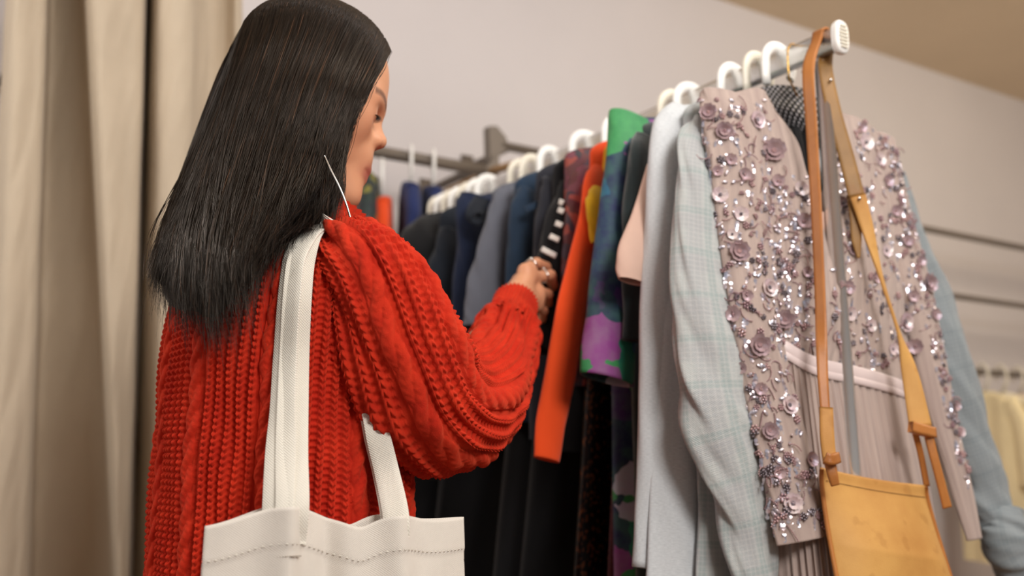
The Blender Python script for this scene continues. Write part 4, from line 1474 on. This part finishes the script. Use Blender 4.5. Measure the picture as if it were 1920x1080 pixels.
_I = np.arange(V0.shape[0] * V0.shape[1]).reshape(V0.shape[:2])[::4, ::4]
_q = np.stack([_I[:-1, :-1], _I[:-1, 1:], _I[1:, 1:], _I[1:, :-1]], -1).reshape(-1, 4)
bv = BVHTree.FromPolygons(V0.reshape(-1, 3).tolist(), _q.tolist())
def on_back(px, py, lift):
    r = ray(px, py)
    h = bv.ray_cast(Vector(CAM), Vector(r).normalized())
    if h[0] is None:
        return None
    p = np.array(h[0])
    return p - nrm(r) * lift
def strap_pts(rows, lift):
    out = []
    for q in rows:
        p = on_back(q[0], q[1], lift) if len(q) == 2 else None
        out.append(P(*q) if p is None and len(q) == 3 else p)
    return [p for p in out if p is not None]
def dep(p):
    return (p - CAM) @ FW
u3 = RT
for k, (dx, lift, rows) in enumerate([
    (0, .012, [(546, 940), (547, 850), (549, 760), (552, 660), (557, 560), (564, 490), (576, 452), (594, 428)]),
    (1, .0165, [(522, 940), (526, 850), (530, 760), (535, 660), (542, 560), (551, 490), (566, 452), (590, 430)])]):
    pts = strap_pts(rows, lift)
    qi = int((.262 if k == 0 else .225) * (mu - 1))
    base_p = Pf[9, qi] - Nn * (.012 + .002 * k)
    rimp = Pf[0, qi] - Nn * (.008 + .002 * k)
    d0, d1 = dep(rimp), dep(pts[-1])
    fixed = []
    for (qx, qy), p_ in zip(rows, pts):
        f_ = (955 - qy) / (955 - rows[-1][1])
        fixed.append(P(qx, qy, min(dep(p_), d0 + (d1 - d0) * f_)))
    pts = [rimp] + fixed[1:]
    over = [P(606, 422, 1.01), P(640, 445, 1.07), P(685, 500, 1.08), P(700, 600, 1.03), P(694, 720, .99), P(705, 800, .968), P(724, 880, .962), (Pf[0, int(.665 * (mu - 1))] - Nn * .010), Pf[9, int(.665 * (mu - 1))] - Nn * .012]
    if k == 1:
        over = [q + FW * .006 + RT * -.003 for q in over]
    allp = [base_p] + pts + over
    tilt = .35 if k == 0 else -.55
    sd = [RT + FW * tilt * .4] * 3 + [RT + FW * tilt] * (len(pts) - 4) + [RT * 1.0 + UPV * .3 + FW * .2] * 3 + [FW * .5 + RT] * (len(over) - 4) + [RT + UPV * .2] * 3
    sd = (sd + [RT] * 50)[:len(allp)]
    ac = strip(Acc(), allp, sd, [.029, .029, .028, .027, .025, .025, .024, .024, .025], .0022, n=160)
    ac.build('strap', M['webbing'], tote)

# ------------------------------------------------------------------ beaded dress
dress = thing('beaded_dress', (RX, .94, RZ - .07), 'mauve tulle dress covered in sequins and fabric flowers at the near end of the rack', 'dress', GG)
YB = .935
na, nb_ = 110, 90
uf = np.linspace(0, 1, na)
topf = spline([(1318, 190, .955), (1380, 172, .95), (1428, 168, .945), (1462, 215, .93), (1500, 275, .92), (1528, 372, .915), (1556, 310, .92), (1580, 245, .93), (1592, 216, .945), (1632, 236, .955), (1672, 262, .965)], na)
botf = spline([(1432, 640, .905), (1470, 652, .885), (1510, 676, .875), (1550, 690, .872), (1600, 700, .872), (1660, 716, .88), (1712, 734, .905)], na)
TF = np.array([PY(a, b, y) for a, b, y in topf])
BF = np.array([PY(a, b, y) for a, b, y in botf])
topb = spline([(1318, 190, .962), (1380, 175, .97), (1428, 170, .975), (1500, 186, .985), (1545, 200, .985), (1592, 216, .975), (1632, 238, .97), (1672, 262, .968)], na)
TB = np.array([PY(a, b, y) for a, b, y in topb])
BB = BF + np.array([0, .055, 0]) * np.sin(uf * PI)[:, None] ** .5
v = np.linspace(0, 1, nb_)[:, None, None]
front = TF[None] * (1 - v) + BF[None] * v
front[:, :, 1] -= (.018 * np.sin(v * PI) * (np.sin(uf * PI) ** .6)[None, :, None])[:, :, 0]
front[:, :, 1] += .0025 * fold((nb_, na), (2, 6), 71)
back = TB[None] * (1 - v) + BB[None] * v
ring = np.concatenate([front, back[:, ::-1][:, 1:-1]], 1)
a = Acc().grid(ring, cu=True)
bod = a.build('bodice', M['tulle'], dress)
# skirt, gathered into many soft pleats
ns = 90
m_ = 2 * na - 2
base_ring = np.concatenate([BF, BB[::-1][1:-1]])
cen = base_ring.mean(0)
ringp = np.linspace(0, 2 * PI, m_, endpoint=False)
S = np.zeros((ns, 3 * m_, 3))
per3 = 3 * m_
br = np.stack([np.interp(np.linspace(0, m_, per3, endpoint=False), np.arange(m_ + 1), np.append(base_ring[:, k], base_ring[0, k])) for k in range(3)], 1)
ph = np.linspace(0, 2 * PI, per3, endpoint=False)
lean_s = (py_bot - py_top) / (py_top[2] - py_bot[2])
for i in range(ns):
    t = i / (ns - 1)
    drop = t * .72
    o = br - cen
    flare = np.array([1 + .30 * t, 1 + 1.0 * t, 1])
    p = cen + o * flare
    p[:, 2] = br[:, 2] * (1 - t) + (br[:, 2].mean()) * t - drop
    plt = (.0015 + .0045 * min(1, t * 2.2)) * (np.sin(ph * 46 + 1.2 * np.sin(ph * 5 + 3 * t)) + .5 * np.sin(ph * 23 + 2))
    p += nrm(o * np.array([.5, 1, 0])) * (plt * np.clip(np.abs(o[:, 1]) / .02, 0, 1))[:, None]
    p += np.array([.03, -.03, 0]) * t
    S[i] = p
sk = Acc().grid(S, cu=True).build('skirt', M['tulle'], dress)
Sl = S.copy()
for _k in range(30):
    Sl = .5 * Sl + .25 * (np.roll(Sl, 6, 1) + np.roll(Sl, -6, 1))
Acc().grid(Sl[::2, ::3], cu=True).build('lining', M['tulle'], sk)
# waist ribbon in two levels
rb = Acc()
off = np.array([0, -.003, 0])
rows = []
for dz, dy in ((.010, -.002), (.008, -.006), (-.006, -.007), (-.009, -.003)):
    rows.append(base_ring + np.array([0, 0, dz]) + (base_ring - cen) * np.array([.01, .06, 0]) + np.array([0, dy * .3, 0]))
rows = np.array(rows)
rb.grid(rows, cu=True)
rows2 = rows.copy(); rows2[:, :, 2] = rows[:, :, 2] * .55 + rows[:, :, 2].mean(0) * .45 - .010
rows2 += (base_ring - cen) * np.array([.004, .03, 0])
rb.grid(rows2, cu=True)
rb.build('waist_ribbon', M['ribbon'], dress)
# sleeves
LROWS = [(186, 1306, 1420, .952), (225, 1308, 1438, .94), (320, 1322, 1448, .925), (450, 1338, 1452, .91), (600, 1360, 1474, .895), (720, 1384, 1496, .885), (850, 1412, 1528, .872), (950, 1432, 1550, .865), (1014, 1446, 1562, .86)]
a = Acc(); sleeve(a, LROWS, 81, n=160, m=80, flat=.34, amp=.05, sc=(2, 4))
sl_l = a.build('sleeve', M['tulle'], dress)
RROWS = [(258, 1636, 1682, .965), (300, 1640, 1690, .955), (420, 1654, 1722, .94), (540, 1676, 1756, .925), (680, 1706, 1785, .91), (800, 1738, 1805, .90), (920, 1778, 1830, .89), (1012, 1808, 1846, .88)]
a = Acc(); sleeve(a, RROWS, 82, n=160, m=80, flat=.4, amp=.05, sc=(2, 4))
sl_r = a.build('sleeve', M['tulle'], dress)

bpy.context.view_layer.update()
def bvh_of(o):
    Mw = o.matrix_world
    return BVHTree.FromPolygons([Mw @ q.co for q in o.data.vertices], [list(p.vertices) for p in o.data.polygons])
DB = [bvh_of(o) for o in (bod, sl_l, sl_r)]
def hit(px, py):
    best = None
    r = Vector(ray(px, py)).normalized()
    for b in DB:
        h = b.ray_cast(Vector(CAM), r)
        if h[0] is not None and (best is None or h[3] < best[2]):
            n = h[1]
            if n.dot(r) > 0: n = -n
            best = (np.array(h[0]), np.array(n), h[3])
    return best

def basis(n, spin):
    n = nrm(n)
    a = nrm(np.cross(n, [0.3, .2, 1.0]))
    b = np.cross(n, a)
    a, b = math.cos(spin) * a + math.sin(spin) * b, math.cos(spin) * b - math.sin(spin) * a
    return np.stack([a, b, n], 1)

def petal(acc, c, R, ang_, r, w_, lift, curl, mi=0):
    """cupped petal growing from c outwards in the plane of R"""
    n, m = 6, 7
    t = np.linspace(.05, 1, n)[:, None]
    s = np.linspace(-1, 1, m)[None]
    wid = w_ * np.sin(np.clip(t, 0, 1) * PI * .82) ** .7
    x = r * t * np.ones_like(s)
    y = wid * s
    z = lift * t ** 1.5 + curl * (s ** 2) * wid + .0004
    ca, sa = math.cos(ang_), math.sin(ang_)
    L = np.stack([x * ca - y * sa, x * sa + y * ca, z], -1)
    acc.grid(c + L @ R.T, mi=mi)

flowers = [  # px, py, radius px, kind: 0 mauve, 1 pearl
 (1328, 212, 16, 0), (1417, 226, 17, 1), (1357, 247, 17, 0), (1450, 284, 22, 0), (1350, 366, 15, 1), (1500, 355, 14, 1), (1506, 416, 15, 0), (1388, 402, 14, 1),
 (1384, 472, 20, 0), (1440, 540, 17, 1), (1472, 600, 18, 0), (1422, 648, 21, 0), (1478, 760, 17, 1), (1442, 808, 16, 0), (1484, 944, 19, 1), (1370, 300, 11, 0), (1395, 328, 12, 0),
 (1458, 340, 12, 0), (1400, 555, 11, 0), (1375, 590, 14, 0), (1392, 690, 11, 0), (1518, 862, 14, 0), (1460, 886, 12, 0), (1425, 730, 12, 0), (1372, 440, 10, 1), (1345, 322, 10, 0), (1512, 510, 10, 0),
 (1694, 604, 18, 1), (1622, 268, 15, 1), (1592, 588, 13, 1), (1740, 532, 16, 0), (1614, 240, 10, 0), (1648, 300, 12, 1), (1662, 340, 12, 0), (1578, 380, 10, 0), (1680, 396, 11, 0), (1600, 470, 12, 0), (1640, 520, 11, 0), (1588, 540, 13, 0),
 (1660, 470, 12, 1), (1700, 452, 11, 0), (1725, 490, 10, 0), (1716, 650, 14, 0), (1752, 590, 11, 0), (1776, 640, 11, 1), (1780, 700, 12, 0), (1630, 610, 12, 1), (1672, 655, 11, 1), (1790, 760, 10, 0), (1800, 810, 9, 1), (1712, 556, 11, 0)]
nf = 0
for (px, py, rp, kd) in flowers:
    h = hit(px, py)
    if h is None:
        continue
    nrmv = nrm(h[1] * .8 - nrm(ray(px, py)) * .45)
    d = dep(h[0])
    r = rp / FPX * d
    R = basis(nrmv, rng.uniform(0, 6))
    c = h[0] + nrmv * .0015
    ac = Acc()
    np_ = 6 if kd else 5
    for k in range(np_):
        petal(ac, c, R, 2 * PI * k / np_ + rng.uniform(-.1, .1), r, r * .55, r * (.30 if kd else .42), .25)
    if rp > 15:
        for k in range(5):
            petal(ac, c + nrmv * .001, R, 2 * PI * (k + .5) / 5, r * .62, r * .36, r * .42, .3)
    fo = ac.build('flower_applique', M['pearl' if kd else 'petal'], dress)
    cb = Acc()
    for k in range(7):
        q = k * 2 * PI / 6
        rr0 = r * .16 if k < 6 else 0
        cb.ball(c + R @ np.array([rr0 * math.cos(q), rr0 * math.sin(q), r * .22]), (r * .1,) * 3, 8, 6)
    cb.build('bead_centre', M['dark_bead' if kd else 'bead'], fo)
    nf += 1
print('flowers', nf)

# countless beads and sequins, one part per surface kind
sq, bd, db = Acc(), Acc(), Acc()
def scatter(n, xr, yr, edge=None, dens=None):
    k = 0
    for _ in range(n):
        py = rng.uniform(*yr)
        if edge is not None:
            xl = np.interp(py, edge[0], edge[1]); xr_ = np.interp(py, edge[0], edge[2])
            px = rng.uniform(xl, xr_)
        else:
            px = rng.uniform(*xr)
        h = hit(px, py)
        if h is None:
            continue
        n_ = nrm(h[1] - nrm(ray(px, py)) * .3)
        ty = rng.random()
        c = h[0] + n_ * .001
        if ty < .34:      # a run of overlapping sequins
            q = rng.uniform(-.6, .6)
            R = basis(n_, 0)
            dv_ = nrm(np.array([math.sin(q) * .6, 0, -1.0]))
            for j in range(rng.integers(2, 7)):
                h2 = c + dv_ * .0036 * j
                Rj = basis(nrm(n_ + rng.normal(0, .28, 3)), 0)
                a8 = np.linspace(0, 2 * PI, 9)[:-1]
                ring_ = h2 + (np.stack([np.cos(a8), np.sin(a8), 0 * a8], 1) * .0027) @ Rj.T
                V_ = np.vstack([ring_, h2 - n_ * .0004, ring_ - n_ * .0005])
                sq.add(V_, [[i, (i + 1) % 8, 8] for i in range(8)])
        elif ty < .62:    # a little cluster of beads
            acc_ = bd if rng.random() < .65 else db
            R = basis(n_, rng.uniform(0, 6))
            rb_ = rng.uniform(.0013, .0021)
            for j in range(rng.integers(4, 9)):
                if j == 0:
                    o_ = np.zeros(3)
                else:
                    o_ = np.array([math.cos(j * 1.05), math.sin(j * 1.05), 0]) * rb_ * 2
                acc_.ball(c + R @ o_ + n_ * rb_ * .7, (rb_,) * 3, 6, 5)
        elif ty < .82:    # a curling string of seed beads
            R = basis(n_, 0); q = rng.uniform(0, 6.3); cv = rng.uniform(-.35, .35)
            p_ = c.copy()
            for j in range(rng.integers(5, 12)):
                q += cv
                p_ = p_ + (R @ np.array([math.cos(q), math.sin(q), 0])) * .0024
                bd.ball(p_ + n_ * .0008, (.0012,) * 3, 5, 4)
        else:             # drop sequin
            R = basis(nrm(n_ + rng.normal(0, .2, 3)), rng.uniform(0, 6))
            sq.ball(c + n_ * .001, (.0022, .0046, .0009), 8, 5, R=R)
        k += 1
    return k
LE = np.array([[186, 300, 450, 600, 720, 850, 950, 985], [1308, 1318, 1338, 1360, 1385, 1412, 1434, 1440], [1440, 1456, 1500, 1500, 1502, 1520, 1548, 1552]])
scatter(560, None, (186, 985), LE)
scatter(160, None, (330, 660), np.array([[330, 660], [1440, 1450], [1530, 1540]]))
RE = np.array([[225, 300, 420, 540, 640, 690], [1590, 1570, 1560, 1560, 1560, 1570], [1650, 1690, 1722, 1755, 1720, 1700]])
scatter(360, None, (225, 690), RE)
RS = np.array([[270, 420, 540, 680, 800, 900], [1660, 1690, 1720, 1752, 1780, 1806], [1684, 1722, 1758, 1786, 1806, 1820]])
scatter(230, None, (270, 900), RS)
for ac, nm, mt in ((sq, 'sequins', 'sequin'), (bd, 'mauve_beads', 'bead'), (db, 'pewter_beads', 'dark_bead')):
    o = ac.build(nm, M[mt], dress)
    o['kind'] = 'stuff'

# ------------------------------------------------------------------ black beaded dress on the wire hanger
bk = thing('black_beaded_dress', (RX, 1.0, RZ - .07), 'black dress with wide silver beaded collar on a gold wire hanger', 'dress', GG)
cols = []
for (rows_, dy) in (([(1418, 168, .956), (1455, 162, .952), (1500, 168, .946), (1540, 190, .946), (1572, 222, .952)], 0), ([(1432, 196, .95), (1466, 206, .943), (1505, 216, .936), (1540, 234, .938), (1572, 258, .946)], 0), ([(1450, 226, .955), (1486, 242, .947), (1515, 252, .942), (1545, 262, .944), (1572, 280, .952)], 0)):
    cols.append(spline([PY(a_, b_, y_) for a_, b_, y_ in rows_], 60))
cols = np.array(cols)
fine = np.stack([spline(cols[:, i], 14) for i in range(60)], 1)
a = Acc().grid(fine)
co = a.build('collar', M['beaded'], bk)
sm_ = co.modifiers.new('thick', 'SOLIDIFY'); sm_.thickness = .004
a = Acc(); body(a, 1.0, w_sh=.13, w_hem=.17, z_hem=.7, seed=88, thick=.014, neck=.07)
a.build('body', M['black'], bk)
a = Acc()
strip(a, [PY(1492, 236, .942), PY(1500, 280, .93), PY(1510, 340, .925), PY(1517, 420, .92)], RT + FW * .3, .012, .004)
strip(a, [PY(1508, 240, .942), PY(1512, 290, .93), PY(1520, 350, .925), PY(1522, 400, .92)], RT - FW * .3, .010, .004)
a.build('neck_ties', M['black'], bk)

# ------------------------------------------------------------------ tan leather bag over the rail end
YS = RY0 + .028
bag = thing('leather_bag', PY(1690, 1080, YS - .04), 'tan leather shoulder bag hung by its long strap over the end of the rail', 'bag')
YF = YS - .075
tlb, trb = PY(1564, 880, YF), PY(1762, 914, YF)
blb, brb = PY(1598, 1110, YF - .015), PY(1824, 1140, YF - .015)
nu_, nv_ = 60, 70
s = np.linspace(0, 1, nu_); t_ = np.linspace(0, 1.25, nv_)
def face(side):
    o = np.zeros((nv_, nu_, 3))
    for i, t in enumerate(t_):
        L_, R_ = tlb * (1 - t) + blb * t, trb * (1 - t) + brb * t
        p = L_[None] * (1 - s[:, None]) + R_[None] * s[:, None]
        e_ = (1 - np.abs(2 * s - 1) ** 4)
        th = .006 + .022 * min(1, t * 1.6)
        p[:, 1] += side * -th * e_ + .022
        p[:, 1] += side * -.0022 * math.exp(-(t / .05) ** 2)
        p[:, 2] += -.0035 * np.sin(s * PI) * (1 - t)
        p[:, 1] += .002 * np.sin(s * 7 + t * 4)
        o[i] = p
    return o
Ff, Fb = face(1), face(-1)
lp = np.concatenate([Ff, Fb[:, ::-1][:, 1:-1]], 1)
a = Acc().grid(lp, cu=True)
a.grid(np.stack([lp[-1], lp[-1].mean(0)[None] + (lp[-1] - lp[-1].mean(0)) * .02]), cu=True)
top2 = lp[0].copy(); mid_ = np.concatenate([(Ff[0] + Fb[0]) / 2, ((Ff[0] + Fb[0]) / 2)[::-1][1:-1]])
a.grid(np.stack([lp[0], lp[0] * .5 + mid_ * .5 + [0, 0, .0025], mid_ + [0, 0, .002]]), cu=True)
lb = a.build('bag_body', M['leather'], bag)
st = Acc()
row = Ff[5]
for k in range(2, nu_ - 3, 1):
    st.tube(np.array([row[k] + [0, -.0006, 0], row[k] * .5 + row[k + 1] * .5 + [0, -.001, 0], row[k] * .35 + row[k + 1] * .65 + [0, -.0006, 0]]), .0004, 5)
st.build('top_stitching', M['thread'], lb)
# side gusset welts
for q in (0, nu_ - 1):
    line = Ff[:, q] + np.array([0, -.001, 0])
    Acc().tube(line[::3], .0028, 8).build('edge_welt', M['strap'], lb)
# long strap: up the front, over the rail, down behind to the right
apex = np.array([RX, YS, RZ])
fr = [PY(1547, 770, YS - .07), PY(1542, 690, YS - .062), PY(1538, 560, YS - .05), PY(1531, 400, YS - .035), PY(1522, 240, YS - .022), PY(1516, 130, YS - .014), np.array([RX - .0125, YS, RZ + .004]), np.array([RX - .006, YS, RZ + .0203]), np.array([RX + .006, YS, RZ + .0203]), np.array([RX + .0125, YS, RZ + .002])]
ac = strip(Acc(), fr, [(0.75, -.5, 0)] * 2 + [RT * .55 - FW * .6] * 4 + [(0, -1, 0)] * 4, [.012, .014, .015, .017, .019, .02, .0205], .0032, n=90)
ac.build('strap', M['strap'], bag)
bkp = [np.array([RX + .0125, YS + .002, RZ + .002]), PY(1548, 130, YS - .004), PY(1564, 210, YS - .01), PY(1586, 290, YS - .018), PY(1606, 368, YS - .026)]
ac = strip(Acc(), bkp, [(0.3, -1, 0), RT, RT, RT, RT], [.02, .02, .021, .022, .023], .0032, n=60)
ac.build('strap', M['strap_back'], bag)
tail = [PY(1598, 366, YS - .02), PY(1604, 410, YS - .022), PY(1606, 450, YS - .022), PY(1610, 484, YS - .022)]
strip(Acc(), tail, RT, [.016, .016, .014, .004], .003, n=30).build('strap_tail', M['strap_back'], bag)
lo_ = [PY(1608, 366, YS - .03), PY(1624, 420, YS - .034), PY(1652, 520, YS - .042), PY(1684, 620, YS - .05), PY(1706, 700, YS - .056), PY(1726, 800, YS - .064)]
ac = strip(Acc(), lo_, [RT, RT, RT * .6 + FW * .8, RT * .5 + FW * .9, RT, RT], [.022, .018, .012, .014, .022, .030], .0034, n=80)
ac.build('strap', M['leather'], bag)
riv = Acc()
for (px, py) in ((1612, 372), (1558, 150), (1574, 250)):
    riv.ball(PY(px, py, YS - .034 if py > 300 else YS - .012), (.0028, .002, .0028), 10, 6)
riv.build('rivet', M['silver'], bag)
# strap ends: keepers and the thin loops sewn to the bag
kp = strip(Acc(), [PY(1707, 800, YS - .068), PY(1727, 806, YS - .072), PY(1750, 812, YS - .068)], (0, .1, 1), .014, .010, n=16)
kp.build('strap_keeper', M['strap'], bag)
strip(Acc(), [PY(1740, 812, YS - .066), PY(1752, 860, YS - .07), PY(1768, 920, YS - .072), PY(1776, 952, YS - .072)], RT, [.012, .011, .011, .012], .004, n=24).build('strap_loop', M['strap'], bag)
strip(Acc(), [PY(1716, 812, YS - .058), PY(1726, 850, YS - .055), PY(1738, 912, YS - .052)], RT, .008, .003, n=24).build('strap_loop', M['strap'], bag)
strip(Acc(), [PY(1549, 764, YS - .072), PY(1551, 820, YS - .076), PY(1556, 870, YS - .078)], RT, [.016, .017, .016], .005, n=24).build('strap_loop', M['leather'], bag)
strip(Acc(), [PY(1547, 858, YS - .084), PY(1558, 862, YS - .088), PY(1570, 858, YS - .084)], (0, .1, 1), .013, .008, n=14).build('strap_keeper', M['strap'], bag)
strip(Acc(), [PY(1556, 868, YS - .08), PY(1561, 890, YS - .082), PY(1566, 910, YS - .082)], RT, [.013, .012, .010], .005, n=14).build('strap_loop', M['strap'], bag)
# a small peach swing tag between the strap and the pole
tg_ = thing('swing_tag', PY(1538, 408, .90), 'small peach paper tag hanging in the neckline behind the strap', 'tag')
Acc().box(PY(1538, 420, .895), (.012, .0004, .018)).build('card', M['pink'], tg_, smooth=False)
Acc().tube(spline([PY(1538, 398, .895), PY(1536, 370, .905), PY(1532, 352, .92)], 12), .0004, 5).build('string', M['white_cloth'], tg_)
